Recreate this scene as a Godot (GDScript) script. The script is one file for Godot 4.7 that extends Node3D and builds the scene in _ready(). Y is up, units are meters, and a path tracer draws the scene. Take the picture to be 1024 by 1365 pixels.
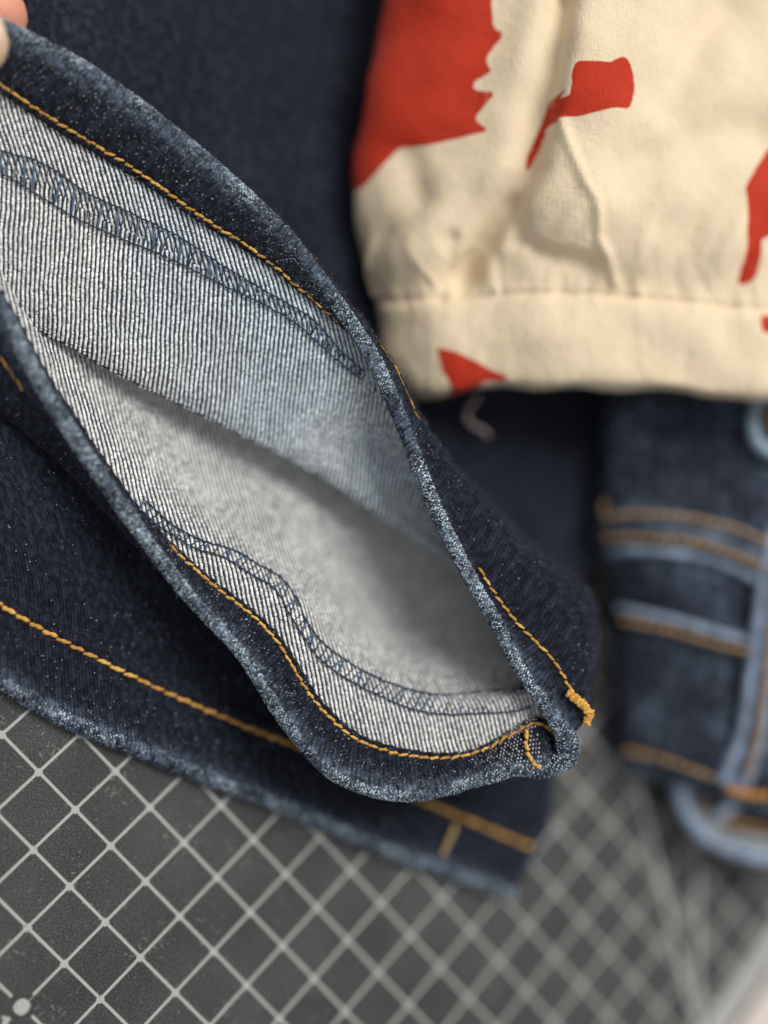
extends Node3D
# Close-up of a jeans leg opening held open above a dark cutting mat, with a cream printed garment and more jeans beside it.

const CAM := Vector3(-0.10144, 0.26205, 0.02349)
var taken := {}
var rng := RandomNumberGenerator.new()
var wob := FastNoiseLite.new()


# ---------- small helpers ----------
func numbered(called: String) -> String:
	var n: int = taken.get(called, 0)
	taken[called] = n + 1
	return called if n == 0 else "%s_%03d" % [called, n]


func thing(called: String, label: String, category: String, at := Vector3.ZERO, group := "") -> Node3D:
	var o := Node3D.new()
	o.name = numbered(called)
	o.position = at
	add_child(o, true)
	o.set_meta("label", label)
	o.set_meta("category", category)
	if group != "":
		o.set_meta("group", group)
	return o


# geometry is made in world coordinates; things stand at their own base, so parts are shifted back by it
func part(called: String, mesh: Mesh, mat: Material, parent: Node3D) -> MeshInstance3D:
	var o := MeshInstance3D.new()
	o.name = called
	o.mesh = mesh
	o.material_override = mat
	parent.add_child(o, true)
	if parent.get_parent() == self:
		o.position = -parent.position
	return o


func rail(a: Array) -> PackedVector3Array:
	var out := PackedVector3Array()
	for i in range(0, a.size(), 3):
		out.append(Vector3(a[i], a[i + 1], a[i + 2]) * 1e-5)
	return out


func flat(a: Array) -> PackedVector2Array:
	var out := PackedVector2Array()
	for i in range(0, a.size(), 2):
		out.append(Vector2(a[i], a[i + 1]) * 1e-5)
	return out


func lin(r: float, g: float, b: float) -> Color:
	return Color(r, g, b).linear_to_srgb()


func material(c: Color, rough: float, vc := false, sheen := 0.0) -> StandardMaterial3D:
	var m := StandardMaterial3D.new()
	m.albedo_color = c
	m.roughness = rough
	m.metallic_specular = 0.35
	m.vertex_color_use_as_albedo = vc
	if sheen > 0.0:
		m.rim_enabled = true
		m.rim = sheen
		m.rim_tint = 0.5
	return m


# cubic through uneven knots
func hermite(p: PackedVector3Array, h: PackedFloat32Array, count: int) -> PackedVector3Array:
	var n := p.size()
	var m := PackedVector3Array()
	for k in n:
		if k == 0:
			m.append((p[1] - p[0]) / h[0])
		elif k == n - 1:
			m.append((p[n - 1] - p[n - 2]) / h[n - 2])
		else:
			m.append(((p[k] - p[k - 1]) / h[k - 1] * h[k] + (p[k + 1] - p[k]) / h[k] * h[k - 1]) / (h[k] + h[k - 1]))
	var total := 0.0
	for x in h:
		total += x
	var out := PackedVector3Array()
	var k := 0
	var start := 0.0
	for i in count:
		var t := total * i / (count - 1)
		while k < n - 2 and t > start + h[k]:
			start += h[k]
			k += 1
		var s := clampf((t - start) / h[k], 0.0, 1.0)
		var s2 := s * s
		var s3 := s2 * s
		out.append((2 * s3 - 3 * s2 + 1) * p[k] + (s3 - 2 * s2 + s) * h[k] * m[k] + (3 * s2 - 2 * s3) * p[k + 1] + (s3 - s2) * h[k] * m[k + 1])
	return out


func chords(rails: Array, along: bool) -> PackedFloat32Array:
	var out := PackedFloat32Array()
	var nr := rails.size()
	var ns: int = rails[0].size()
	if along:
		for k in ns - 1:
			var d := 0.0
			for r in rails:
				d += r[k].distance_to(r[k + 1])
			out.append(maxf(d / nr, 1e-5))
	else:
		for k in nr - 1:
			var d := 0.0
			for i in ns:
				d += rails[k][i].distance_to(rails[k + 1][i])
			out.append(maxf(d / ns, 1e-5))
	return out


func total(h: PackedFloat32Array) -> float:
	var d := 0.0
	for x in h:
		d += x
	return d


# a cloth sheet through rails; p is row-major [i * nv + j], i along the rails, j across them
func sheet(rails: Array, nu: int, nv: int) -> Dictionary:
	var hu := chords(rails, true)
	var hv := chords(rails, false)
	var lines := []
	for r in rails:
		lines.append(hermite(r, hu, nu))
	var p := PackedVector3Array()
	for i in nu:
		var q := PackedVector3Array()
		for l in lines:
			q.append(l[i])
		p.append_array(hermite(q, hv, nv))
	var g := {"p": p, "nu": nu, "nv": nv, "lu": total(hu), "lv": total(hv), "hv": hv}
	g.n = normals(g)
	return g


func normals(g: Dictionary) -> PackedVector3Array:
	var p: PackedVector3Array = g.p
	var nu: int = g.nu
	var nv: int = g.nv
	var n := PackedVector3Array()
	n.resize(p.size())
	var sum := 0.0
	for i in nu:
		var i0 := maxi(i - 1, 0)
		var i1 := mini(i + 1, nu - 1)
		for j in nv:
			var du := p[i1 * nv + j] - p[i0 * nv + j]
			var dv := p[i * nv + mini(j + 1, nv - 1)] - p[i * nv + maxi(j - 1, 0)]
			var c := du.cross(dv)
			c = c.normalized() if c.length_squared() > 1e-20 else Vector3.UP
			n[i * nv + j] = c
			sum += c.dot((CAM - p[i * nv + j]).normalized())
	g.flip = sum < 0.0
	if g.flip:
		for k in n.size():
			n[k] = -n[k]
	return n


func shift(g: Dictionary, f: Callable) -> Dictionary:
	var p: PackedVector3Array = g.p
	var n: PackedVector3Array = g.n
	var nv: int = g.nv
	for i in int(g.nu):
		for j in nv:
			var k := i * nv + j
			p[k] += n[k] * f.call(g.lu * i / (g.nu - 1), g.lv * j / (nv - 1), p[k])
	g.p = p
	g.n = normals(g)
	return g


func cloth(g: Dictionary, tile: float, tint = null, planar := Rect2()) -> ArrayMesh:
	var p: PackedVector3Array = g.p
	var nu: int = g.nu
	var nv: int = g.nv
	var uv := PackedVector2Array()
	var col := PackedColorArray()
	var idx := PackedInt32Array()
	for i in nu:
		for j in nv:
			var u: float = g.lu * i / (nu - 1)
			var v: float = g.lv * j / (nv - 1)
			var q := p[i * nv + j]
			if planar.size.x > 0:
				uv.append((Vector2(q.x, q.z) - planar.position) / planar.size)
			else:
				uv.append(Vector2(u, v) / tile)
			if tint != null:
				col.append(tint.call(u, v, q))
			if i < nu - 1 and j < nv - 1:
				var a := i * nv + j
				var b := a + nv
				if g.flip:
					idx.append_array([a, b, a + 1, b, b + 1, a + 1])
				else:
					idx.append_array([a, a + 1, b, b, a + 1, b + 1])
	var arr := []
	arr.resize(Mesh.ARRAY_MAX)
	arr[Mesh.ARRAY_VERTEX] = p
	arr[Mesh.ARRAY_NORMAL] = g.n
	arr[Mesh.ARRAY_TEX_UV] = uv
	if tint != null:
		arr[Mesh.ARRAY_COLOR] = col
	arr[Mesh.ARRAY_INDEX] = idx
	var m := ArrayMesh.new()
	m.add_surface_from_arrays(Mesh.PRIMITIVE_TRIANGLES, arr)
	return m


# place and frame on a sheet at fractions (fu, fv): [position, normal, along u]
func on(g: Dictionary, fu: float, fv: float) -> Array:
	var x: float = clampf(fu, 0, 1) * (g.nu - 1)
	var y: float = clampf(fv, 0, 1) * (g.nv - 1)
	var i: int = mini(int(x), g.nu - 2)
	var j: int = mini(int(y), g.nv - 2)
	var a: float = x - i
	var b: float = y - j
	var nv: int = g.nv
	var p: PackedVector3Array = g.p
	var k := i * nv + j
	var q := p[k].lerp(p[k + nv], a).lerp(p[k + 1].lerp(p[k + nv + 1], a), b)
	return [q, g.n[k], (p[k + nv] - p[k]).normalized()]


func smooth_line(p: PackedVector3Array, count: int) -> PackedVector3Array:
	var h := PackedFloat32Array()
	for k in p.size() - 1:
		h.append(maxf(p[k].distance_to(p[k + 1]), 1e-5))
	return hermite(p, h, count)


func evenly(p: PackedVector3Array, step: float) -> PackedVector3Array:
	var out := PackedVector3Array([p[0]])
	var need := step
	for k in p.size() - 1:
		var a := p[k]
		var d := a.distance_to(p[k + 1])
		while d > need:
			a = a.lerp(p[k + 1], need / d)
			out.append(a)
			d -= need
			need = step
		need -= d
	return out


# round cord along a line; radius, puckers and colours by callables of (metres along, angle, place)
func cord(line: PackedVector3Array, r: Callable, sides: int, tint = null, tile := 0.02, caps := true) -> ArrayMesh:
	var n := line.size()
	var v := PackedVector3Array()
	var nn := PackedVector3Array()
	var uv := PackedVector2Array()
	var col := PackedColorArray()
	var idx := PackedInt32Array()
	var side := Vector3.ZERO
	var s := 0.0
	for i in n:
		var d := (line[mini(i + 1, n - 1)] - line[maxi(i - 1, 0)]).normalized()
		if i == 0:
			side = d.cross(Vector3(0.3, 1, 0.2)).normalized()
		else:
			side = (side - d * side.dot(d)).normalized()
			s += line[i].distance_to(line[i - 1])
		var up := side.cross(d)
		for k in sides + 1:
			var a := TAU * k / sides
			var dir := side * cos(a) + up * sin(a)
			var rr: float = r.call(s, a, line[i])
			if caps and (i == 0 or i == n - 1):
				rr *= 0.05
			v.append(line[i] + dir * rr)
			nn.append(dir)
			uv.append(Vector2(s / tile, a / TAU * 0.5))
			if tint != null:
				col.append(tint.call(s, dir, line[i] + dir * rr))
			if i < n - 1 and k < sides:
				var q := i * (sides + 1) + k
				var w := q + sides + 1
				idx.append_array([q, w, q + 1, q + 1, w, w + 1])
	# smooth normals from the real shape
	for i in n:
		for k in sides + 1:
			var ka := (k - 1 + sides) % sides
			var kb := (k + 1) % sides
			var du := v[mini(i + 1, n - 1) * (sides + 1) + k] - v[maxi(i - 1, 0) * (sides + 1) + k]
			var dv := v[i * (sides + 1) + kb] - v[i * (sides + 1) + ka]
			var c := dv.cross(du)
			var o := nn[i * (sides + 1) + k]
			if c.length_squared() > 1e-24:
				c = c.normalized()
				nn[i * (sides + 1) + k] = c if c.dot(o) > 0 else -c
	# winding: clockwise seen from outside
	var t0 := v[idx[0]]
	var mid := idx.size() / 2 / 6 * 6
	var fa := v[idx[mid]]
	var fn := (v[idx[mid + 1]] - fa).cross(v[idx[mid + 2]] - fa)
	if fn.dot(nn[idx[mid]]) > 0:
		for q in range(0, idx.size(), 3):
			var keep := idx[q + 1]
			idx[q + 1] = idx[q + 2]
			idx[q + 2] = keep
	var arr := []
	arr.resize(Mesh.ARRAY_MAX)
	arr[Mesh.ARRAY_VERTEX] = v
	arr[Mesh.ARRAY_NORMAL] = nn
	arr[Mesh.ARRAY_TEX_UV] = uv
	if tint != null:
		arr[Mesh.ARRAY_COLOR] = col
	arr[Mesh.ARRAY_INDEX] = idx
	var m := ArrayMesh.new()
	m.add_surface_from_arrays(Mesh.PRIMITIVE_TRIANGLES, arr)
	return m


func join(meshes: Array) -> ArrayMesh:
	var st := SurfaceTool.new()
	st.begin(Mesh.PRIMITIVE_TRIANGLES)
	for m in meshes:
		st.append_from(m, 0, Transform3D())
	return st.commit()


func scatter(called: String, mesh: Mesh, mat: Material, places: Array, tints: PackedColorArray, parent: Node3D) -> void:
	if places.is_empty():
		return
	var mm := MultiMesh.new()
	mm.transform_format = MultiMesh.TRANSFORM_3D
	mm.use_colors = true
	mm.mesh = mesh
	mm.instance_count = places.size()
	for i in places.size():
		mm.set_instance_transform(i, places[i])
		mm.set_instance_color(i, tints[i])
	var o := MultiMeshInstance3D.new()
	o.name = called
	o.multimesh = mm
	o.material_override = mat
	o.set_meta("kind", "stuff")
	parent.add_child(o, true)


func frame(at: Vector3, along: Vector3, normal: Vector3, size: Vector3) -> Transform3D:
	var x := (along - normal * along.dot(normal)).normalized()
	var z := x.cross(normal).normalized()
	return Transform3D(Basis(x * size.x, normal * size.y, z * size.z), at)


# ---------- computed textures ----------
func noise(freq: float, s: int, octaves := 3) -> FastNoiseLite:
	var f := FastNoiseLite.new()
	f.noise_type = FastNoiseLite.TYPE_SIMPLEX_SMOOTH
	f.frequency = freq
	f.seed = s
	f.fractal_octaves = octaves
	return f


# denim face: steep twill ridges with broken floats; grey values, the dye comes from the vertex colour
func denim_maps() -> Array:
	var n := 512
	var a := PackedByteArray()
	var h := PackedByteArray()
	a.resize(n * n)
	h.resize(n * n)
	var soft := noise(0.012, 5, 3).get_seamless_image(n, n).get_data()
	var grain := noise(0.16, 9, 2).get_seamless_image(n, n).get_data()
	for y in n:
		for x in n:
			var k := y * n + x
			var t := fposmod(float(x) / n * 14.0 + float(y) / n * 6.0 + (grain[k] - 128) * 0.0016, 1.0)
			var ridge := sin(t * PI)
			var across := fposmod(float(y) / n * 20.0 + floorf(float(x) / n * 14.0 + float(y) / n * 6.0) * 0.37, 1.0)
			var knot := sin(across * PI)
			var val := 54.0 + 34.0 * ridge * (0.6 + 0.4 * knot) + (soft[k] - 128) * 0.35 + (grain[k] - 128) * 0.6
			a[k] = clampi(int(val * 1.7), 16, 255)
			h[k] = clampi(int(40 + 150 * ridge * (0.5 + 0.5 * knot) + (grain[k] - 128) * 0.4), 0, 255)
	var ia := Image.create_from_data(n, n, false, Image.FORMAT_L8, a)
	ia.convert(Image.FORMAT_RGB8)
	# loose lint and bright weft points
	for i in 900:
		var b := rng.randf_range(0.35, 0.8)
		ia.fill_rect(Rect2i(rng.randi() % n, rng.randi() % n, 2 + rng.randi() % 3, 2 + rng.randi() % 4), Color(b, b, b))
	for i in 700:
		var x := rng.randf() * n
		var y := rng.randf() * n
		var dir := Vector2.from_angle(rng.randf() * TAU)
		var b := rng.randf_range(0.3, 0.5)
		for s in 22:
			dir = dir.rotated(rng.randf_range(-0.15, 0.15))
			x += dir.x
			y += dir.y
			ia.set_pixel(posmod(int(x), n), posmod(int(y), n), Color(b, b, b))
	var ih := Image.create_from_data(n, n, false, Image.FORMAT_L8, h)
	return [ImageTexture.create_from_image(ia), ImageTexture.create_from_image(ih)]


func fill_shape(im: Image, shape: PackedVector2Array, c: Color, area: Rect2) -> void:
	var n := im.get_width()
	var pts := PackedVector2Array()
	for q in shape:
		pts.append((q - area.position) / area.size * n)
	# soften the corners a little
	var curve := PackedVector2Array()
	for k in pts.size():
		var before := pts[(k - 1 + pts.size()) % pts.size()]
		var after := pts[(k + 1) % pts.size()]
		var cut := minf(8.0, 0.25 * minf(pts[k].distance_to(before), pts[k].distance_to(after)))
		curve.append(pts[k] + (before - pts[k]).normalized() * cut)
		curve.append(pts[k] + (after - pts[k]).normalized() * cut)
	pts = curve
	for y in n:
		var cuts := []
		for k in pts.size():
			var a := pts[k]
			var b := pts[(k + 1) % pts.size()]
			if (a.y <= y) != (b.y <= y):
				cuts.append(a.x + (y - a.y) / (b.y - a.y) * (b.x - a.x) + wob.get_noise_2d(y * 3.0, k * 50.0) * 3.0)
		cuts.sort()
		for k in range(0, cuts.size() - 1, 2):
			im.fill_rect(Rect2i(int(cuts[k]), y, maxi(1, int(cuts[k + 1]) - int(cuts[k])), 1), c)


# ---------- the dyed colours ----------
var dye := noise(38.0, 21, 4)
var fine := noise(420.0, 22, 3)

func navy(p: Vector3, worn: float) -> Color:
	var w := clampf(worn + (0.04 + 0.14 * worn) * dye.get_noise_3dv(p) + worn * 0.5 * fine.get_noise_3dv(p), 0.0, 1.0)
	return Color(0.042, 0.050, 0.092).lerp(Color(0.52, 0.70, 0.96), w * w)


# ---------- threads ----------
var stitch_meshes := []

func make_stitches() -> void:
	for k in 4:
		var line := PackedVector3Array()
		for i in 13:
			var t := i / 12.0
			line.append(Vector3((t - 0.5) * 1.0, 0.16 * (1.0 - pow(2 * t - 1, 4)) - 0.05, sin(t * 5.0 + k) * 0.02))
		var turn := k * 1.3
		stitch_meshes.append(cord(line, func(s, a, _q): return 0.155 * pow(maxf(1.0 - pow(absf(2.0 * s - 1.05), 5.0), 0.05), 0.35) * (1.0 + 0.24 * cos(2.0 * (a - s * 6.0 + turn))), 12))


func stitches(line: PackedVector3Array, normal_of: Callable, pitch: float, mat: Array, parent: Node3D, thick := 1.0, jitter := 0.06) -> void:
	var at := evenly(line, pitch)
	for i in at.size() - 1:
		var a := at[i]
		var b := at[i + 1]
		var mid := (a + b) * 0.5
		var normal: Vector3 = normal_of.call(mid)
		var along := (b - a).rotated(normal, 0.16 + rng.randf_range(-jitter, jitter))
		var l := pitch * rng.randf_range(0.94, 1.06)
		var o := part("stitch", stitch_meshes[rng.randi() % 4], mat[rng.randi() % mat.size()], parent)
		var w := 0.0036 * thick * rng.randf_range(0.9, 1.1)
		o.transform = frame(mid + normal * rng.randf_range(-0.00012, 0.00004), along, normal, Vector3(l, w, w))


func nearest_normal(g: Dictionary) -> Callable:
	return func(q):
		var best := 1e9
		var at := 0
		var p: PackedVector3Array = g.p
		for k in range(0, p.size(), 5):
			var d := p[k].distance_squared_to(q)
			if d < best:
				best = d
				at = k
		return g.n[at]


# weft floats of the wrong side: columns of pale grains, laid on a lattice across the cloth
func weave(g: Dictionary, pitch: Vector2, lean: float, size: Vector3, tint: Callable, parent: Node3D, mesh: Mesh, mat: Material, from := 0, upto := 100000) -> void:
	var p: PackedVector3Array = g.p
	var n: PackedVector3Array = g.n
	var nv: int = g.nv
	var lat := PackedVector2Array()
	for q in p:
		var w := 0.00022 * wob.get_noise_2d(q.x * 9000.0, q.z * 9000.0) + 0.0008 * wob.get_noise_2d(q.x * 1500.0 + 77, q.z * 1500.0)
		lat.append(Vector2((q.x - lean * q.z + w) / pitch.x, q.z / pitch.y))
	var places := []
	var tints := PackedColorArray()
	for i in int(g.nu) - 1:
		for j in range(from, mini(upto, nv - 1)):
			var k := i * nv + j
			for tri in [[k, k + nv, k + 1], [k + nv, k + nv + 1, k + 1]]:
				var a := lat[tri[0]]
				var b := lat[tri[1]]
				var c := lat[tri[2]]
				var area := (b - a).cross(c - a)
				if absf(area) < 1e-6:
					continue
				for col in range(ceili(minf(a.x, minf(b.x, c.x))), floori(maxf(a.x, maxf(b.x, c.x))) + 1):
					var sh := fposmod(col * 0.37, 1.0)
					for row in range(ceili(minf(a.y, minf(b.y, c.y)) + sh), floori(maxf(a.y, maxf(b.y, c.y)) + sh) + 1):
						var q := Vector2(col, row - sh)
						var wb := (q - a).cross(c - a) / area
						var wc := (b - a).cross(q - a) / area
						if wb < 0 or wc < 0 or wb + wc > 1:
							continue
						var at := p[tri[0]] * (1 - wb - wc) + p[tri[1]] * wb + p[tri[2]] * wc
						var nn := (n[tri[0]] * (1 - wb - wc) + n[tri[1]] * wb + n[tri[2]] * wc).normalized()
						var along := Vector3(lean + rng.randf_range(-0.10, 0.10), 0, 1)
						along = (along - nn * along.dot(nn)).normalized()
						var side := along.cross(nn)
						at += side * rng.randf_range(-0.00006, 0.00006) + along * rng.randf_range(-0.00012, 0.00012)
						places.append(frame(at, along, nn, size * Vector3(rng.randf_range(0.85, 1.35), rng.randf_range(0.7, 1.25), rng.randf_range(0.80, 1.15))))
						tints.append(tint.call(at))
	scatter("weft_threads", mesh, mat, places, tints, parent)


func hair_mesh(bend: float) -> ArrayMesh:
	var line := PackedVector3Array()
	for i in 5:
		var t := i / 4.0
		line.append(Vector3(t, bend * t * t, 0.25 * sin(t * 3.0 + bend * 4.0)))
	return cord(line, func(_s, _a, _q): return 0.018, 3)


# short loose fibres standing on cloth
func fuzz(points: PackedVector3Array, ns: PackedVector3Array, count: int, length: Vector2, tint: Color, parent: Node3D, mat: Material) -> void:
	for v in 2:
		var places := []
		var tints := PackedColorArray()
		for i in count / 2:
			var k := rng.randi() % points.size()
			var nn := ns[k]
			var r := Vector3(rng.randfn(), rng.randfn(), rng.randfn())
			var along := (r - nn * r.dot(nn)).normalized() + nn * rng.randf_range(0.0, 0.9)
			var l := rng.randf_range(length.x, length.y)
			var up := (nn if absf(along.normalized().dot(nn)) < 0.95 else Vector3.RIGHT)
			var at := points[k] + Vector3(rng.randf_range(-1, 1), 0, rng.randf_range(-1, 1)) * 0.0003
			var x := along.normalized()
			var z := x.cross(up).normalized()
			places.append(Transform3D(Basis(x * l, z.cross(x) * l, z * l), at))
			tints.append(tint * rng.randf_range(0.5, 1.3))
		scatter("fuzz", hair_mesh(0.5 if v == 0 else -0.3), mat, places, tints, parent)


# ============================================================
func _ready() -> void:
	rng.seed = 4711
	wob.seed = 3
	wob.frequency = 0.01

	# camera
	var cam := Camera3D.new()
	cam.name = "camera"
	var lens := CameraAttributesPhysical.new()
	lens.frustum_focal_length = 23.736
	lens.frustum_focus_distance = 0.2445
	lens.exposure_aperture = 0.78
	lens.frustum_near = 0.01
	lens.frustum_far = 40.0
	cam.attributes = lens
	cam.fov = 53.65
	cam.far = 40.0
	cam.near = 0.01
	cam.transform = Transform3D(Basis(Vector3(0.932563, 0.361006, 0.0), Vector3(-0.034732, 0.089720, -0.995361), Vector3(-0.359332, 0.928237, 0.096207)).orthonormalized(), CAM)
	add_child(cam)

	# room light
	var world := WorldEnvironment.new()
	world.name = "room_light"
	var env := Environment.new()
	env.background_mode = Environment.BG_COLOR
	env.background_color = lin(0.42, 0.43, 0.45)
	env.tonemap_mode = Environment.TONE_MAPPER_LINEAR
	env.tonemap_exposure = 1.0
	env.sdfgi_enabled = true
	env.ssao_enabled = true
	env.ssil_enabled = true
	world.environment = env
	add_child(world)

	lamp(Vector3(0.42, 1.20, -0.50), Vector3(0.0, 0.03, 0.0), Vector2(0.70, 0.50), 1.75, Color(1.0, 0.985, 0.965), "wide white ceiling panel lamp above the far right of the mat")

	make_stitches()
	surfaces()
	flat_leg()
	raised_leg()
	cream_garment()
	right_jeans()
	hand()
	loose_thread()


func lamp(at: Vector3, aim: Vector3, size: Vector2, energy: float, c: Color, label: String) -> void:
	var t := thing("ceiling_lamp", label, "lamp", at)
	t.look_at_from_position(at, aim, Vector3(0, 0, 1))
	var box := BoxMesh.new()
	box.size = Vector3(size.x + 0.04, size.y + 0.04, 0.03)
	var o := part("lamp_frame", box, material(lin(0.7, 0.7, 0.7), 0.5), t)
	o.position = Vector3(0, 0, 0.0175)
	var d := BoxMesh.new()
	d.size = Vector3(size.x, size.y, 0.004)
	var glow := material(lin(0.9, 0.9, 0.9), 0.6)
	glow.emission_enabled = true
	glow.emission = c
	glow.emission_energy_multiplier = 1.0
	var e := part("lamp_diffuser", d, glow, t)
	e.position = Vector3(0, 0, 0.0)
	var l := AreaLight3D.new()
	l.name = "lamp_light"
	l.area_size = size
	l.light_energy = energy
	l.light_color = c
	l.shadow_enabled = true
	t.add_child(l)
	l.position = Vector3(0, 0, -0.004)


# ---------- table and mat ----------
const CELL := 0.0127

func surfaces() -> void:
	var o := Node3D.new()
	var top := BoxMesh.new()
	top.size = Vector3(1.6, 0.03, 1.2)
	var tm := material(lin(0.62, 0.55, 0.50), 0.5)
	var table := MeshInstance3D.new()
	table.name = "table_top"
	table.mesh = top
	table.material_override = tm
	table.position = Vector3(0.1, -0.0182, -0.1)
	add_child(table)
	table.set_meta("kind", "structure")
	table.set_meta("label", "pale table top showing past the corner of the cutting mat")
	o.free()

	# print on the mat: 30 by 30 half-inch squares, local x to the lower right of the view, local z to the lower left
	var n := 2048
	var px := n / 30.0
	var base := noise(0.35, 31, 2).get_image(n, n)
	var cloud := noise(0.006, 32, 4).get_image(n, n)
	var bd := base.get_data()
	var cd := cloud.get_data()
	base.convert(Image.FORMAT_RGB8)
	var small := PackedByteArray()
	small.resize(n * n)
	for k in n * n:
		small[k] = clampi(60 + (bd[k] - 128) / 3 + (cd[k] - 128) / 12, 10, 255)
	var im := Image.create_from_data(n, n, false, Image.FORMAT_L8, small)
	im.convert(Image.FORMAT_RGB8)
	# scuffs and dust
	for i in 26000:
		var b := rng.randf_range(0.26, 0.44)
		im.fill_rect(Rect2i(rng.randi() % n, rng.randi() % n, 1 + rng.randi() % 2, 1 + rng.randi() % 2), Color(b, b, b))
	for i in 1500:
		var b := rng.randf_range(0.10, 0.2)
		im.fill_rect(Rect2i(rng.randi() % n, rng.randi() % n, 1 + rng.randi() % 3, 1 + rng.randi() % 3), Color(b, b, b))
	for cl in 900:
		var cx := rng.randf() * n
		var cy := rng.randf() * n
		var dir := rng.randf() * TAU
		for s in 4 + rng.randi() % 14:
			var x := cx + rng.randfn() * 16.0
			var y := cy + rng.randfn() * 16.0
			var d := Vector2.from_angle(dir + rng.randfn() * 0.7)
			var b := rng.randf_range(0.36, 0.62)
			for q in 2 + rng.randi() % 7:
				var ix := int(x + d.x * q)
				var iy := int(y + d.y * q)
				if ix >= 0 and iy >= 0 and ix < n and iy < n:
					im.set_pixel(ix, iy, Color(b, b * 0.99, b * 0.95))
	for i in 60:
		var a := Vector2(rng.randf(), rng.randf()) * n
		var dir := Vector2.from_angle((0.0 if rng.randf() < 0.5 else PI / 2) + rng.randfn() * 0.12)
		var b := rng.randf_range(0.14, 0.34)
		for q in 60 + rng.randi() % 320:
			var c2 := a + dir * q
			if c2.x >= 0 and c2.y >= 0 and c2.x < n and c2.y < n:
				im.set_pixelv(Vector2i(c2), Color(b, b, b))
	var ink := Color(0.67, 0.675, 0.675)
	var dot := Vector2((3 + 14) * px, (3 + 22) * px)
	for k in range(1, 30):
		var c := int(k * px)
		im.fill_rect(Rect2i(c - 2, 0, 4, n), ink)
		im.fill_rect(Rect2i(0, c - 2, n, 4), ink)
		# rounded ink where lines cross
		for q in range(1, 30):
			im.fill_rect(Rect2i(c - 4, int(q * px) - 3, 9, 7), ink)
			im.fill_rect(Rect2i(c - 3, int(q * px) - 4, 7, 9), ink)
	# heavier border line, angle guides
	im.fill_rect(Rect2i(int(29.25 * px), 0, int(0.55 * px), n), ink)
	for s in 700:
		var g30 := Vector2(9.96 + 14, 22 - 9.13) + Vector2(2.77, 1.47).normalized() * (s * 0.02 - 4.0)
		var g45 := Vector2(11.96 + 14, 22 - 9.58) + Vector2(1, 1).normalized() * (s * 0.02 - 4.5)
		for g in [g30, g45]:
			im.fill_rect(Rect2i(int(g.x * px) - 3, int(g.y * px) - 3, 6, 6), ink)
	# centre mark: lines stop short of a round dot
	var bare := Color(0.225, 0.22, 0.215)
	im.fill_rect(Rect2i(int(dot.x - 0.27 * px), int(dot.y - 6), int(0.54 * px), 12), bare)
	im.fill_rect(Rect2i(int(dot.x - 6), int(dot.y - 0.27 * px), 12, int(0.54 * px)), bare)
	for y in range(-10, 11):
		var half := int(sqrt(100.0 - y * y))
		im.fill_rect(Rect2i(int(dot.x) - half, int(dot.y) + y, half * 2 + 1, 1), ink)
	im.fill_rect(Rect2i(int(dot.x + 1), int(dot.y - 18), 1, 10), ink)
	for s in [[-6, 23, 7, 4], [-1, 20, 4, 10], [-12, 30, 5, 8], [3, 26, 4, 4]]:
		im.fill_rect(Rect2i(int(dot.x) + s[0] - 3, int(dot.y) + s[1] - 2, s[2], s[3]), ink)
	# wear on the ink
	for i in 9000:
		var k := rng.randi() % 29 + 1
		var c := int(k * px)
		var along := rng.randi() % n
		var edge := c + (3 if rng.randf() < 0.5 else -4)
		var b := rng.randf_range(0.3, 0.6)
		if rng.randf() < 0.5:
			im.fill_rect(Rect2i(edge, along, 1, 1 + rng.randi() % 3), Color(b, b, b * 0.96))
		else:
			im.fill_rect(Rect2i(along, edge, 1 + rng.randi() % 3, 1), Color(b, b, b * 0.96))
	var mm := material(Color(1.0, 0.985, 0.965), 0.62)
	mm.albedo_texture = ImageTexture.create_from_image(im)
	mm.heightmap_enabled = true
	mm.heightmap_texture = ImageTexture.create_from_image(base)
	mm.heightmap_scale = 0.006
	mm.metallic_specular = 0.45
	var t := thing("cutting_mat", "dark grey cutting mat printed with a pale square grid under the jeans", "cutting mat", rail([-8921,0,6255])[0])
	t.rotation.y = deg_to_rad(-47.2116)
	var l := 30 * CELL
	var st := SurfaceTool.new()
	st.begin(Mesh.PRIMITIVE_TRIANGLES)
	var x0 := -14 * CELL
	var z0 := -22 * CELL
	var c := [Vector3(x0, 0, z0), Vector3(x0 + l, 0, z0), Vector3(x0 + l, 0, z0 + l), Vector3(x0, 0, z0 + l)]
	var uvs := [Vector2(0, 0), Vector2(1, 0), Vector2(1, 1), Vector2(0, 1)]
	st.set_normal(Vector3.UP)
	for k in [0, 1, 2, 0, 2, 3]:
		st.set_uv(uvs[k])
		st.add_vertex(c[k])
	var face := MeshInstance3D.new()
	face.name = "printed_face"
	face.mesh = st.commit()
	face.material_override = mm
	t.add_child(face)
	var slab := MeshInstance3D.new()
	slab.name = "mat_body"
	var sb := BoxMesh.new()
	sb.size = Vector3(l + 0.0006, 0.003, l + 0.0006)
	slab.mesh = sb
	slab.material_override = material(lin(0.06, 0.058, 0.055), 0.6)
	slab.position = Vector3(x0 + l / 2, -0.00165, z0 + l / 2)
	t.add_child(slab)


# ---------- denim materials, shared ----------
var denim: StandardMaterial3D
var grain_mat: StandardMaterial3D
var gold: Array
var hair_mat: StandardMaterial3D
var bead: SphereMesh

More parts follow.
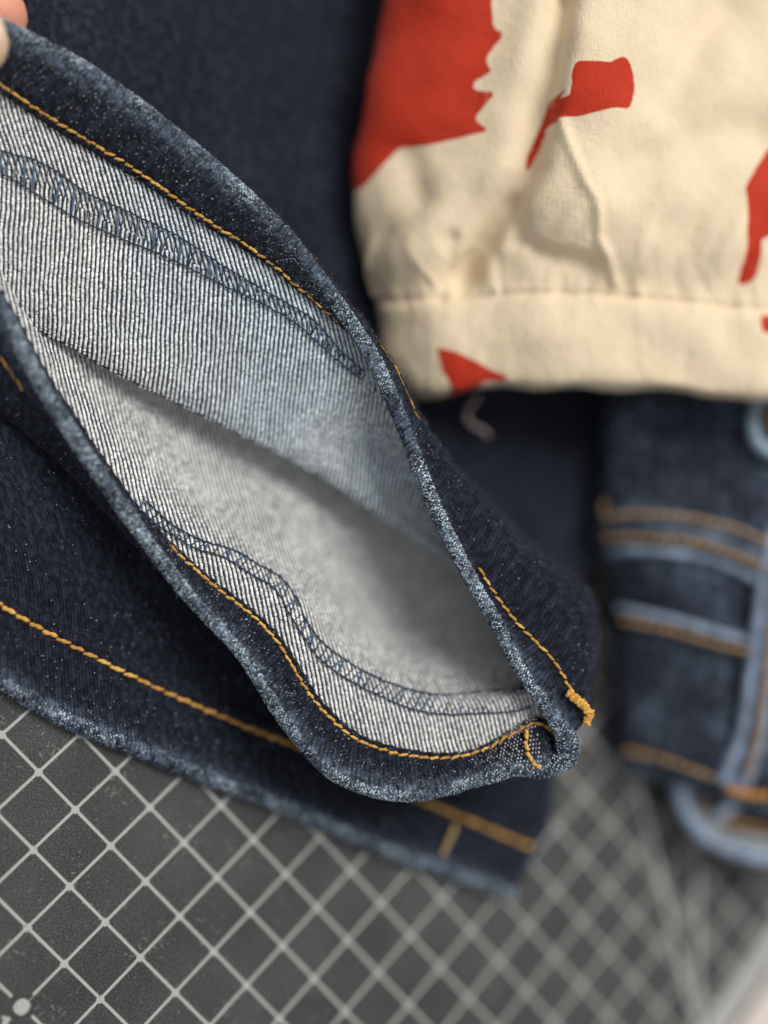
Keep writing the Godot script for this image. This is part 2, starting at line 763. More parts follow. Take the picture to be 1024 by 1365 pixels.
func denim_materials() -> void:
	if denim:
		return
	var maps := denim_maps()
	denim = material(Color.WHITE, 0.72, true, 0.06)
	denim.metallic_specular = 0.25
	denim.albedo_texture = maps[0]
	denim.heightmap_enabled = true
	denim.heightmap_texture = maps[1]
	denim.heightmap_scale = 0.028
	grain_mat = material(Color.WHITE, 0.36, true)
	grain_mat.metallic_specular = 0.5
	hair_mat = material(Color.WHITE, 0.5, true)
	gold = [material(lin(0.62, 0.33, 0.065), 0.45, false, 0.2), material(lin(0.70, 0.40, 0.09), 0.45, false, 0.2), material(lin(0.50, 0.25, 0.045), 0.5, false, 0.2)]
	bead = SphereMesh.new()
	bead.radius = 1.0
	bead.height = 2.0
	bead.radial_segments = 8
	bead.rings = 4


# pale weft points that peep through dark cloth
func specks(g: Dictionary, count: int, size: float, parent: Node3D, bias: Callable) -> void:
	var places := []
	var tints := PackedColorArray()
	for i in count:
		var fu := rng.randf()
		var fv := rng.randf()
		var s := on(g, fu, fv)
		var w: float = bias.call(g.lu * fu, g.lv * fv, s[0])
		if rng.randf() > w:
			continue
		var l := size * rng.randf_range(0.5, 1.25)
		places.append(frame(s[0] + s[1] * 0.00002, (s[2] as Vector3).rotated(s[1], 1.1 + rng.randf_range(-0.2, 0.2)), s[1], Vector3(l * 1.35, l * 0.6, l * 0.75)))
		var b := pow(rng.randf(), 2.2) * 0.70 + 0.05
		tints.append(Color(b * 0.90, b * 0.97, b * 1.05))
	scatter("weft_points", bead, grain_mat, places, tints, parent)


# worn, puckered fold along a hem: cord + glinting grains + fibres
func fold(called: String, line: PackedVector3Array, r: float, worn: float, grains: int, parent: Node3D, toward: Vector3, hairs := 0, bunch := Vector3.ONE) -> MeshInstance3D:
	var ropey := noise(160.0, 51, 2)
	var rad := func(s, a, q):
		return r * (1.0 + 0.025 * sin(TAU * s / 0.0023 + a * 1.6) + 0.07 * ropey.get_noise_3dv(q) + 0.04 * fine.get_noise_3dv(q * 2.0) + 0.60 * exp(-q.distance_squared_to(bunch) / 0.000030))
	var tint := func(_s, _a, q):
		return navy(q, 0.92 * worn * (0.86 + 0.5 * ropey.get_noise_3dv(q * 0.7)))
	var o := part(called, cord(line, rad, 22, tint, 0.015), denim, parent)
	var at := evenly(line, 0.0001)
	var places := []
	var tints := PackedColorArray()
	var pts := PackedVector3Array()
	var ns := PackedVector3Array()
	var turns := 15
	for i in grains + hairs:
		# glints sit in slanting twill rows round the fold
		var k := rng.randi() % (at.size() - 2) + 1
		var lane := i % turns
		if i < grains:
			k = clampi(int(round((k * 0.0001) / 0.00085) * 8.5 + lane * 2.6 + rng.randf_range(-1.2, 1.2)), 1, at.size() - 2)
		var d := (at[k + 1] - at[k - 1]).normalized()
		var n0 := (toward - d * toward.dot(d)).normalized()
		var ang := (lane - turns * 0.5) * 0.17 + rng.randf_range(-0.06, 0.06)
		var nn := n0.rotated(d, ang)
		var q := at[k] + nn * (r * (1.0 + 0.08 * ropey.get_noise_3dv(at[k]) + 0.60 * exp(-at[k].distance_squared_to(bunch) / 0.000030)))
		if i < grains:
			var patch := clampf(0.62 + 1.5 * dye.get_noise_3dv(q * 1.7), 0.12, 1.0)
			if rng.randf() > patch:
				continue
			var l := rng.randf_range(0.00011, 0.00023)
			places.append(frame(q, d.rotated(nn, 1.15 + rng.randf_range(-0.2, 0.2)), nn, Vector3(l * 1.5, l * 0.7, l * 0.8)))
			var b := 0.06 + 0.94 * pow(rng.randf(), 1.4) * (0.35 + 0.65 * patch)
			tints.append(Color(b * 0.72, b * 0.88, b))
		else:
			pts.append(q)
			ns.append(nn)
	scatter("weft_points", bead, grain_mat, places, tints, o)
	if hairs:
		fuzz(pts, ns, hairs, Vector2(0.0005, 0.0015), Color(0.18, 0.24, 0.33), o, hair_mat)
	return o


# ---------- the leg lying flat on the mat ----------
func flat_leg() -> void:
	denim_materials()
	var t := thing("blue_jeans", "dark blue jeans leg lying flat on the cutting mat with one gold hem stitch row", "jeans", Vector3(-0.03, 0, 0.02))
	var back := t.position
	# hem band and panel are one sheet from the fold upwards
	var g := sheet([rail([-14040,460,1216,-11527,460,2917,-9874,460,3931,-8360,460,4875,-6794,460,5602,-4744,460,6550,-2605,460,7433,-199,460,8590,1744,460,9363,3616,460,10117]), rail([-13922,520,419,-11437,520,2108,-9683,520,3222,-8196,520,4110,-6675,520,4859,-4635,520,5807,-2458,520,6722,88,520,7919,2001,520,8727,3944,520,9556]), rail([-13819,470,-395,-11352,470,1290,-9488,470,2509,-8022,470,3345,-6540,470,4120,-4502,470,5073,-2276,470,6023,423,470,7265,2314,470,8111,4338,470,9020]), rail([-13775,470,-721,-11317,470,960,-9410,470,2221,-7954,470,3035,-6488,470,3820,-4452,470,4774,-2209,470,5738,551,470,6996,2431,470,7857,4485,470,8797]), rail([-13775,360,-849,-11309,360,839,-9379,360,2119,-7920,360,2929,-6454,360,3721,-4411,360,4680,-2151,360,5652,641,360,6921,2526,360,7792,4600,360,8746]), rail([-13732,380,-1143,-11277,380,541,-9309,380,1857,-7860,380,2647,-6410,380,3447,-4370,380,4407,-2096,380,5391,749,380,6673,2622,380,7557,4723,380,8539]), rail([-13247,450,-4444,-11113,450,-3030,-9568,450,-2047,-8146,450,-1204,-6669,450,-141,-4758,450,758,-2548,450,1798,440,450,3103,2945,450,3965,4992,450,4220]), rail([-12913,800,-12019,-11070,800,-11096,-9301,800,-9709,-7468,800,-8656,-5357,800,-7582,-3137,800,-6658,-574,800,-5284,2610,800,-3432,5025,800,-2060,6842,800,-1036]), rail([-11809,1000,-21988,-10325,1000,-19456,-8290,1000,-18256,-6166,1000,-17628,-3922,1000,-16750,-1332,1000,-15877,1660,1000,-14773,5634,1000,-13270,8856,1000,-12175,11106,1000,-10820])], 420, 260)
	var hem: float = total(g.hv.slice(0, 2))
	var soft := noise(28.0, 61, 3)
	shift(g, func(u, v, q):
		var x := 0.0012 * soft.get_noise_3dv(q) * smoothstep(hem * 1.3, hem * 3.0, v)
		x += 0.00012 * sin(TAU * u / 0.0031 + v * 300.0) * exp(-pow((v - hem) / 0.004, 2.0))
		x -= 0.00035 * exp(-pow((v - hem) / 0.0007, 2.0))
		return x + 0.00012 * fine.get_noise_3dv(q))
	var tint := func(_u, v, q):
		var w := 0.62 * exp(-pow(v / 0.0028, 1.3)) + 0.10
		w += 0.10 * exp(-pow((v - hem * 1.28) / 0.0012, 2.0))
		w += 0.14 * smoothstep(hem * 1.5, hem * 3.0, v) * (0.5 + soft.get_noise_3dv(q * 1.3))
		return navy(q, w)
	var body := part("leg_panel", cloth(g, 0.015, tint), denim, t)
	var dense := func(_u, v, q): return clampf((1.0 - 0.55 * smoothstep(hem, hem * 1.6, v)) * (0.55 + dye.get_noise_3dv(q * 1.5)) + 0.8 * exp(-v / 0.003), 0.05, 1.0) * (1.0 if v < hem * 6.0 else 0.35)
	var gb := sheet([rail([-14040,460,1216,-11527,460,2917,-9874,460,3931,-8360,460,4875,-6794,460,5602,-4744,460,6550,-2605,460,7433,-199,460,8590,1744,460,9363,3616,460,10117]), rail([-13922,520,419,-11437,520,2108,-9683,520,3222,-8196,520,4110,-6675,520,4859,-4635,520,5807,-2458,520,6722,88,520,7919,2001,520,8727,3944,520,9556]), rail([-13819,470,-395,-11352,470,1290,-9488,470,2509,-8022,470,3345,-6540,470,4120,-4502,470,5073,-2276,470,6023,423,470,7265,2314,470,8111,4338,470,9020]), rail([-13775,470,-721,-11317,470,960,-9410,470,2221,-7954,470,3035,-6488,470,3820,-4452,470,4774,-2209,470,5738,551,470,6996,2431,470,7857,4485,470,8797]), rail([-13775,360,-849,-11309,360,839,-9379,360,2119,-7920,360,2929,-6454,360,3721,-4411,360,4680,-2151,360,5652,641,360,6921,2526,360,7792,4600,360,8746]), rail([-13732,380,-1143,-11277,380,541,-9309,380,1857,-7860,380,2647,-6410,380,3447,-4370,380,4407,-2096,380,5391,749,380,6673,2622,380,7557,4723,380,8539]), rail([-13247,450,-4444,-11113,450,-3030,-9568,450,-2047,-8146,450,-1204,-6669,450,-141,-4758,450,758,-2548,450,1798,440,450,3103,2945,450,3965,4992,450,4220])], 200, 90)
	specks(gb, 5500, 0.00012, body, dense)
	fuzz(gb.p, gb.n, 2600, Vector2(0.0005, 0.0018), Color(0.10, 0.12, 0.16), body, hair_mat)
	var line := smooth_line(rail([-14071,260,1207,-11538,260,2921,-9872,260,3943,-8346,260,4894,-6768,260,5628,-4702,260,6582,-2547,260,7472,-122,260,8638,1836,260,9418,3722,260,10177]), 700)
	var up := Vector3(-0.25, 0.9, 0.3)
	var e := fold("folded_edge", line, 0.0023, 0.80, 5000, t, up, 200)
	var under := fold("folded_edge", smooth_line(rail([-14149,100,1319,-11605,100,3046,-9933,100,4076,-8402,100,5033,-6817,100,5772,-4743,100,6735,-2580,100,7632,-147,100,8807,1818,100,9593,3854,100,10312]), 500), 0.0014, 0.8, 2500, t, up, 200)
	# gold row
	var row := PackedVector3Array()
	for i in 400:
		row.append(on(g, i / 399.0, hem / g.lv)[0])
	stitches(row, func(_q): return Vector3(0, 1, 0), 0.0037, gold, body, 0.86, 0.10)
	# short crossing row where the side seam runs over the hem
	var pale := [material(lin(0.42, 0.30, 0.16), 0.6), material(lin(0.50, 0.34, 0.15), 0.6)]
	stitches(smooth_line(rail([1863,560,8161,1613,560,8637,1343,560,9127]), 30), func(_q): return Vector3(0, 1, 0), 0.0030, pale, body, 1.2)
	# cut side edge, closing the thickness of the leg on its right
	var last := PackedVector3Array()
	for j in 60:
		last.append(on(g, 1.0, j / 59.0 * 0.8)[0] - Vector3(0, 0.0016, 0))
	part("side_seam", cord(last, func(_s, _a, q): return 0.0019 * (1.0 + 0.2 * ropey_at(q)), 12, func(_s, _a, q): return navy(q, 0.35)), denim, t)


var rope_noise := noise(160.0, 52, 2)
func ropey_at(q: Vector3) -> float:
	return rope_noise.get_noise_3dv(q)


# ---------- the leg held open ----------
func raised_leg() -> void:
	var t := thing("blue_jeans", "dark blue jeans leg whose hem is lifted open, showing its pale striped inside", "jeans", Vector3(-0.04, 0.004, -0.02))
	var toward := Vector3(-0.30, 0.93, 0.12).normalized()
	var rough := noise(120.0, 71, 3)
	var big := noise(22.0, 72, 2)

	# --- inside walls: dark warp ground under pale weft floats
	var ground := material(lin(0.040, 0.046, 0.062), 0.85)
	var floats := material(Color.WHITE, 0.72, true, 0.2)
	var pale := func(q):
		var b: float = 0.78 + 0.12 * rough.get_noise_3dv(q) + rng.randf_range(-0.24, 0.16)
		var blue: float = clampf(smoothstep(-0.075, -0.030, q.x - 0.25 * q.z) + 0.5 * big.get_noise_3dv(q * 1.4), 0.0, 1.0)
		return Color(b * lerpf(1.0, 0.82, blue), b * lerpf(0.995, 0.94, blue), b * lerpf(0.95, 1.0, blue))
	var uw := sheet([rail([-12619,1014,-11122,-10563,1494,-10156,-9198,1722,-9333,-7087,2193,-8081,-5685,2526,-7095,-4240,2880,-6154,-2930,3163,-5024,-1460,3206,-3899,-498,3253,-2318,169,3296,-762,1242,3441,1322,2024,3603,2685,2623,3719,3805,3379,3895,4925,3699,3951,5579]), rail([-13133,593,-9295,-11220,1040,-8543,-9874,1303,-8133,-7721,1805,-7014,-6246,2198,-6329,-4665,2604,-5384,-3197,2984,-4613,-1730,3080,-3487,-595,2997,-2089,203,2942,-652,1439,3045,1419,2235,3209,2805,2844,3326,3944,3613,3506,5083,3938,3563,5747]), rail([-13145,481,-8130,-11207,951,-7381,-9776,1252,-6888,-7800,1679,-5884,-6396,1982,-5238,-4735,2308,-4328,-3183,2605,-3543,-1775,2667,-2579,-564,2586,-1370,403,2518,-144,1586,2748,1572,2335,2942,2841,2909,3085,3940,3589,3345,5004,3840,3443,5683]), rail([-13162,332,-6907,-11193,823,-6164,-9672,1158,-5583,-7881,1507,-4698,-6552,1719,-4085,-4805,1969,-3198,-3165,2186,-2384,-1826,2224,-1592,-542,2168,-583,597,2109,418,1742,2432,1740,2441,2658,2881,2976,2829,3936,3561,3173,4920,3734,3315,5614]), rail([-13178,193,-6080,-11187,673,-5347,-9599,1006,-4713,-7929,1304,-3906,-6651,1480,-3304,-4852,1728,-2415,-3165,1938,-1567,-1901,2031,-886,-618,2109,-9,578,2170,835,1795,2324,1859,2456,2571,2906,2962,2760,3926,3479,3162,4849,3597,3333,5552]), rail([-13198,16,-5844,-11189,502,-5109,-9572,845,-4451,-7935,1127,-3667,-6669,1286,-3067,-4842,1524,-2175,-3127,1722,-1313,-1876,1816,-668,-573,1910,166,664,1984,962,1885,2144,1896,2537,2398,2918,3037,2595,3932,3536,3016,4841,3636,3197,5550]), rail([-13139,-354,-6214,-11096,145,-5468,-9451,497,-4800,-7787,789,-4004,-6499,955,-3396,-4642,1203,-2492,-2900,1410,-1619,-1630,1511,-967,-307,1612,-122,948,1691,683,2187,1858,1630,2849,2114,2668,3357,2312,3698,3864,2735,4624,3967,2916,5347]), rail([-12927,-425,-6810,-10865,80,-6062,-9205,438,-5393,-7525,736,-4595,-6225,907,-3987,-4508,1017,-2788,-2749,1229,-1909,-1466,1335,-1253,-131,1440,-403,1135,1523,407,2386,1693,1361,3054,1951,2409,3567,2149,3450,4080,2574,4388,4184,2754,5120]), rail([-12656,-324,-7605,-10585,185,-6860,-8917,546,-6194,-7229,848,-5401,-5922,1022,-4799,-4404,881,-3174,-2631,1099,-2292,-1339,1208,-1635,6,1317,-782,1281,1404,30,2541,1576,988,3214,1835,2046,3731,2034,3095,4248,2459,4044,4353,2639,4784])], 260, 170)
	shift(uw, func(_u, v, q): return 0.0009 * big.get_noise_3dv(q) * smoothstep(0.01, 0.03, v) + 0.00010 * rough.get_noise_3dv(q))
	var upper := part("inside_wall", cloth(uw, 0.02), ground, t)
	var split := int(float(total(uw.hv.slice(0, 1)) + 0.001) / uw.lv * (uw.nv - 1))
	weave(uw, Vector2(0.00104, 0.00056), 0.32, Vector3(0.00038, 0.00027, 0.00037), pale, upper, bead, floats, 0, split)
	weave(uw, Vector2(0.00104, 0.00056), 0.0, Vector3(0.00038, 0.00027, 0.00037), pale, upper, bead, floats, split)
	fuzz(uw.p, uw.n, 2600, Vector2(0.0006, 0.0018), Color(0.55, 0.55, 0.52), upper, hair_mat)
	var lw := sheet([rail([-11057,1268,-6499,-9894,1365,-4641,-8938,1400,-2971,-7941,1420,-1518,-6761,1546,108,-5500,1770,1412,-3766,2176,2928,-2685,2339,4564,-1788,2489,5429,-464,2878,5895,1195,3444,5796,1985,3685,5387,2578,3834,5122,3225,3881,5529]), rail([-10902,1149,-6637,-9712,1254,-4764,-8732,1299,-3100,-7693,1338,-1672,-6417,1464,-203,-4992,1840,971,-3166,2298,2331,-2551,2312,3246,-1381,2543,4041,-302,2833,4544,1121,3285,4662,1921,3552,4556,2645,3736,4453,3304,3765,5065]), rail([-10705,996,-6587,-9553,1059,-4624,-8568,1085,-3137,-7455,1112,-1826,-6023,1242,-440,-4541,1526,595,-2648,1821,1904,-1819,1799,2806,-708,1998,3602,354,2324,3988,1537,2793,4206,2255,3143,4246,2848,3476,4284,3386,3581,4764]), rail([-10401,847,-6482,-9313,846,-4385,-8321,844,-3175,-7096,854,-2047,-5428,993,-797,-3857,1140,14,-1862,1194,1224,-691,1127,2093,318,1273,2884,1345,1650,3082,2138,2133,3469,2726,2601,3751,3116,3155,4017,3468,3370,4297]), rail([-10049,648,-6130,-9054,649,-4698,-7968,648,-3908,-6697,654,-3013,-4840,723,-1970,-3235,798,-1214,-1274,828,-148,-25,795,724,1046,868,1473,2018,1072,2083,2739,1590,2895,3150,2141,3534,3415,2793,3948,3710,3045,4182]), rail([-9694,763,-5669,-8804,762,-4928,-7636,761,-4577,-6332,760,-3935,-4296,758,-3128,-2674,756,-2447,-770,754,-1545,546,753,-680,1673,752,8,2576,777,1035,3211,1324,2287,3430,1951,3295,3562,2697,3859,3794,2984,4043]), rail([-9205,721,-6688,-8299,721,-5947,-7108,720,-5608,-5778,719,-4973,-3701,718,-4182,-2501,718,-2949,-584,717,-2054,742,717,-1191,1877,716,-505,2800,716,522,3589,984,1784,3815,1610,2821,3952,2357,3408,4190,2644,3599])], 260, 170)
	shift(lw, func(_u, v, q): return 0.0008 * big.get_noise_3dv(q * 1.2 + Vector3.ONE) * smoothstep(0.008, 0.02, v) + 0.00010 * rough.get_noise_3dv(q))
	var plain_pale := func(q):
		var b: float = 0.78 + 0.12 * rough.get_noise_3dv(q) + rng.randf_range(-0.24, 0.16)
		return Color(b * 0.985, b * 0.985, b * 0.95)
	var lower := part("inside_wall", cloth(lw, 0.02), ground, t)
	weave(lw, Vector2(0.00104, 0.00056), 0.22, Vector3(0.00038, 0.00027, 0.00037), plain_pale, lower, bead, floats)
	fuzz(lw.p, lw.n, 1800, Vector2(0.0006, 0.0018), Color(0.55, 0.55, 0.52), lower, hair_mat)

	# --- overlocked seams: two needle rows joined by slanting loops, too fine to pick apart
	var navy_thread := material(lin(0.024, 0.040, 0.075), 0.7)
	var blue_thread := material(lin(0.085, 0.135, 0.21), 0.75)
	for pair in [[rail([-11312,1102,-8832,-10307,1300,-8528,-9309,1530,-8260,-8307,1744,-7604,-7290,2011,-7149,-6285,2283,-6668,-5128,2575,-5917,-4093,2855,-5300,-3061,3098,-4691,-2307,3102,-3958,-1688,3129,-3461]), rail([-11297,1047,-8397,-10289,1236,-8020,-9417,1410,-7529,-8608,1591,-7040,-7608,1836,-6589,-6587,2105,-6185,-5192,2475,-5511,-4072,2788,-4967,-3375,2942,-4550,-2638,2990,-3954,-1737,3047,-3286])], [rail([-6890,1553,-68,-6553,1602,232,-6200,1657,479,-5551,1800,871,-4877,1914,1081,-4278,2069,1479,-3708,2192,1822,-3352,2357,2458,-2917,2380,3130,-2674,2401,3459,-2161,2487,3881,-1075,2727,4474,-258,2964,4808,624,3249,4904,1382,3502,4872,2093,3732,4821,2508,3821,4699]), rail([-6748,1515,-295,-6428,1571,26,-6076,1645,312,-5314,1782,701,-4661,1762,868,-4023,1857,1229,-3417,1954,1593,-3125,2218,2111,-2904,2323,2659,-2450,2297,3174,-1625,2455,3767,-590,2657,4237,229,2872,4429,1105,3025,4406,1957,3252,4339,2528,3458,4247,2868,3354,4150])]]:
		var a := smooth_line(pair[0], 500)
		var b := smooth_line(pair[1], 500)
		var bits := []
		var blues := []
		var lift := toward * 0.00035
		for side in [a, b]:
			var l := PackedVector3Array()
			var ev := evenly(side, 0.0007)
			for i in ev.size():
				l.append(ev[i] + lift * (1.0 + 0.5 * sin(i * 2.1)) + Vector3(rng.randf_range(-1, 1), 0, rng.randf_range(-1, 1)) * 0.00013)
			bits.append(cord(l, func(s, _a, _q): return 0.00022 * (1.0 + 0.35 * sin(s * 3200.0)), 7))
		var len_a := evenly(a, 0.0019).size()
		for i in len_a:
			var f := float(i) / len_a
			var ia := mini(int(f * 499), 499)
			var ib := clampi(int((f + 0.004 + rng.randf_range(-0.010, 0.010)) * 499), 0, 499)
			var p0 := a[ia] + lift * 0.6
			var p1 := b[ib] + lift * 0.6
			var l := PackedVector3Array()
			for k in 6:
				l.append(p0.lerp(p1, k / 5.0) + toward * (0.00030 * sin(k / 5.0 * PI)))
			if rng.randf() < 0.55:
				bits.append(cord(l, func(_s, _a, _q): return 0.00016, 5))
			else:
				blues.append(cord(l, func(_s, _a, _q): return 0.00030, 5))
		var seam := part("overlock_seam", join(bits), navy_thread, t)
		seam.set_meta("kind", "stuff")
		var loops := part("overlock_loops", join(blues), blue_thread, t)
		loops.set_meta("kind", "stuff")

	# --- hem bands turned to the inside
	for which in 2:
		var rails: Array = [rail([-12129,1677,-11882,-10288,2098,-11150,-8545,2471,-10315,-6538,2890,-8934,-5199,3185,-7825,-3826,3473,-6509,-2654,3662,-5004,-1787,3763,-3773]), rail([-12363,1450,-11448,-10424,1898,-10604,-8874,2197,-9779,-6824,2639,-8467,-5459,2952,-7423,-4056,3270,-6298,-2821,3505,-4984,-1658,3575,-3812]), rail([-12600,1199,-11023,-10560,1674,-10065,-9204,1898,-9249,-7109,2365,-8006,-5717,2695,-7027,-4282,3046,-6094,-2981,3325,-4971,-1520,3366,-3855]), rail([-12651,1118,-10954,-10588,1599,-9972,-9270,1810,-9156,-7163,2282,-7926,-5764,2616,-6959,-4321,2974,-6062,-3006,3263,-4977,-1483,3298,-3871]), rail([-12689,866,-11054,-10601,1355,-10054,-9282,1565,-9230,-7153,2045,-7992,-5739,2384,-7020,-4281,2748,-6127,-2950,3043,-5043,-1397,3080,-3929])] if which == 0 else [rail([-11194,1776,-6227,-10074,1860,-4412,-9157,1883,-2763,-8215,1881,-1309,-7107,1934,241,-5793,2051,1942,-4527,2290,3327,-3407,2439,5028,-2278,2641,6259,-761,3068,6761,1144,3737,6381,1923,4007,6172,2502,4227,6208,2834,4341,6032]), rail([-11122,1626,-6326,-9986,1715,-4497,-9053,1743,-2845,-8088,1751,-1397,-6948,1840,184,-5666,2009,1682,-4174,2329,3126,-3077,2484,4788,-2067,2659,5833,-651,3066,6315,1125,3681,6076,1906,3935,5769,2490,4118,5658,2977,4198,5770]), rail([-11051,1452,-6434,-9896,1547,-4590,-8947,1580,-2932,-7957,1599,-1490,-6785,1723,124,-5533,1945,1419,-3812,2347,2924,-2738,2508,4548,-1847,2656,5408,-532,3042,5870,1116,3604,5772,1900,3842,5366,2490,3990,5102,3133,4035,5507]), rail([-11034,1383,-6470,-9874,1478,-4620,-8920,1514,-2959,-7923,1535,-1517,-6742,1669,107,-5496,1903,1354,-3717,2326,2876,-2648,2489,4492,-1785,2630,5308,-493,3011,5766,1126,3561,5702,1912,3796,5271,2503,3935,4971,3184,3973,5446]), rail([-11037,1158,-6553,-9866,1256,-4685,-8903,1294,-3009,-7896,1317,-1555,-6703,1455,84,-5449,1696,1330,-3642,2128,2868,-2565,2293,4495,-1702,2435,5306,-406,2819,5767,1218,3370,5712,2010,3607,5271,2606,3746,4958,3302,3783,5455])]
		var g := sheet(rails, 420, 44)
		var row_v: float = total(g.hv.slice(0, 2))
		shift(g, func(u, v, q):
			var x := 0.00030 * rough.get_noise_3dv(q) * smoothstep(0.0, 0.002, v)
			x -= 0.00042 * exp(-pow((v - row_v) / 0.0007, 2.0))
			x += 0.00016 * sin(TAU * u / 0.0034 + v * 260.0) * exp(-pow((v - row_v) / 0.004, 2.0))
			return x + 0.00010 * fine.get_noise_3dv(q))
		var tint := func(_u, v, q): return navy(q, 0.72 * exp(-pow(v / 0.0026, 1.4)) + 0.06 + 0.12 * rough.get_noise_3dv(q))
		var band := part("hem_band", cloth(g, 0.015, tint), denim, t)
		specks(g, 4200, 0.00012, band, func(_u, v, q): return clampf(exp(-v / 0.0035) + 0.22 + 0.5 * dye.get_noise_3dv(q * 2.0), 0.04, 1.0))
		fuzz(g.p, g.n, 1700, Vector2(0.0005, 0.0015), Color(0.13, 0.15, 0.19), band, hair_mat)
		var row := PackedVector3Array()
		for i in 400:
			var f := i / 399.0
			if which == 0 and f > 0.925 or which == 1 and f < 0.42:
				continue
			row.append(on(g, f, row_v / g.lv)[0])
		stitches(row, nearest_normal(g), 0.0026, gold, band, 0.60, 0.14)
		if which == 1:
			# end of the band beside the side seam: regular white weft points and a short gold row
			stitches(smooth_line(rail([2199,4019,5251,2130,4060,5531,2181,4108,5886,2322,4181,6116,2547,4255,6242]), 40), func(_q): return toward, 0.0027, gold, band, 0.85)
			var end := sheet(rails, 420, 44)
			var places := []
			var tints := PackedColorArray()
			for i in 20:
				for j in 13:
					var fu := 0.885 + i * 0.0042
					var s := on(g, fu + 0.0014 * (j % 3), 0.06 + j * 0.062)
					if rng.randf() < 0.15 + 0.6 * smoothstep(0.94, 0.89, fu):
						continue
					places.append(frame(s[0] + s[1] * 0.00003, s[2].rotated(s[1], 1.2), s[1], Vector3(0.00024, 0.00014, 0.00018)))
					var b := rng.randf_range(0.3, 0.8) * clampf((fu - 0.87) * 14.0, 0.2, 1.0)
					tints.append(Color(b, b, b))
			scatter("weft_points", bead, grain_mat, places, tints, band)

	# --- outside of the hem, right of the fold and left of the near lip
	var dull := [material(lin(0.26, 0.14, 0.035), 0.6), material(lin(0.16, 0.09, 0.03), 0.6), material(lin(0.42, 0.22, 0.05), 0.6)]
	for which in 2:
		var rails: Array = [rail([-5198,3180,-7827,-3825,3467,-6512,-2653,3657,-5005,-1785,3758,-3775,-1018,3836,-2181,-403,3860,-635,641,3993,1461,1400,4149,2784,1982,4262,3871,2716,4433,4959,3026,4488,5593]), rail([-4995,2989,-8049,-3589,3288,-6719,-2385,3541,-5181,-1424,3678,-3958,-648,3799,-2435,9,3831,-804,1119,4048,1658,1970,4237,2804,2678,4436,3533,3158,4487,4320,3503,4488,5074]), rail([-4903,2497,-8152,-3468,2804,-6794,-2174,3040,-5276,-1137,3196,-3950,-268,3473,-2333,534,3751,-987,1900,4185,972,2864,4455,1964,3501,4499,2884,3715,4436,3771,3900,4249,4709]), rail([-4878,1875,-8292,-3428,2184,-6900,-2089,2325,-5336,-933,2410,-3919,88,2936,-2066,1147,3422,-716,2526,3899,870,3720,4253,1918,4099,4218,2631,4207,4050,3614,4257,3873,4471]), rail([-5139,305,-8678,-3613,636,-7206,-2208,793,-5552,-998,891,-4055,91,1433,-2107,1843,1378,-1266,3346,1889,457,4644,2274,1596,5050,2243,2370,5162,2068,3435,5210,1883,4365])] if which == 0 else [rail([-11194,1770,-6229,-10074,1854,-4413,-9157,1877,-2764,-8215,1875,-1310,-7106,1928,241,-5792,2045,1942,-4526,2284,3328,-3405,2433,5029,-2276,2635,6260,-759,3063,6762,1147,3732,6382,1926,4002,6173,2505,4222,6209,2837,4336,6032]), rail([-11744,1256,-5622,-10460,1417,-3941,-9517,1486,-2638,-8504,1470,-1299,-7272,1576,199,-5912,1711,1901,-4515,1930,3449,-3380,2082,5173,-2237,2288,6420,-700,2722,6929,1229,3402,6545,2019,3675,6333,2605,3898,6370,2941,4015,6191]), rail([-12450,455,-4169,-10773,758,-2902,-9751,860,-2147,-8674,1012,-1155,-7385,1203,262,-5972,1423,1860,-4513,1764,3492,-3372,1919,5226,-2222,2126,6482,-676,2564,6994,1265,3247,6607,2059,3523,6394,2648,3747,6431,2986,3864,6251]), rail([-12459,-391,-4353,-10724,-71,-3042,-9668,42,-2259,-8555,204,-1234,-7223,407,231,-5733,662,1770,-4227,1017,3454,-3049,1180,5244,-1863,1397,6539,-268,1852,7067,1734,2561,6667,2553,2847,6447,3161,3078,6485,3510,3200,6299]), rail([-12028,-1137,-4898,-10225,-795,-3540,-9127,-670,-2730,-7971,-494,-1669,-6589,-278,-153,-5044,-6,1439,-3483,364,3183,-2263,536,5035,-1033,766,6374,618,1241,6919,2691,1979,6503,3538,2276,6274,4168,2516,6313,4529,2643,6120])]
		var g := sheet(rails, 300, 60)
		shift(g, func(_u, v, q): return 0.00030 * rough.get_noise_3dv(q) * smoothstep(0.0, 0.002, v) + 0.00010 * fine.get_noise_3dv(q))
		var tint := func(_u, v, q): return navy(q, 0.7 * exp(-pow(v / 0.0024, 1.4)) + 0.10 + 0.12 * rough.get_noise_3dv(q))
		var outer := part("hem_outside", cloth(g, 0.015, tint), denim, t)
		specks(g, 2600, 0.00012, outer, func(_u, v, q): return clampf(exp(-v / 0.003) + 0.25 + 0.5 * dye.get_noise_3dv(q * 2.0), 0.05, 1.0))
		fuzz(g.p, g.n, 2600, Vector2(0.0005, 0.0016), Color(0.13, 0.15, 0.19), outer, hair_mat)
		var h1: float = g.hv[0]
		var row := PackedVector3Array()
		for i in 400:
			var f := i / 399.0
			if which == 0 and (f < 0.34 or f > 0.955 or f > 0.49 and f < 0.70) or which == 1 and f > 0.17:
				continue
			row.append(on(g, f, h1 / g.lv)[0] + toward * 0.0001)
		if which == 0:
			var cut := 0
			while row[cut].distance_to(row[cut + 1]) < 0.004:
				cut += 1
			stitches(row.slice(0, cut), nearest_normal(g), 0.0030, dull, outer, 0.36, 0.2)
			stitches(row.slice(cut + 1), nearest_normal(g), 0.0027, gold, outer, 0.56, 0.14)
		else:
			stitches(row, nearest_normal(g), 0.0030, dull, outer, 0.36, 0.14)
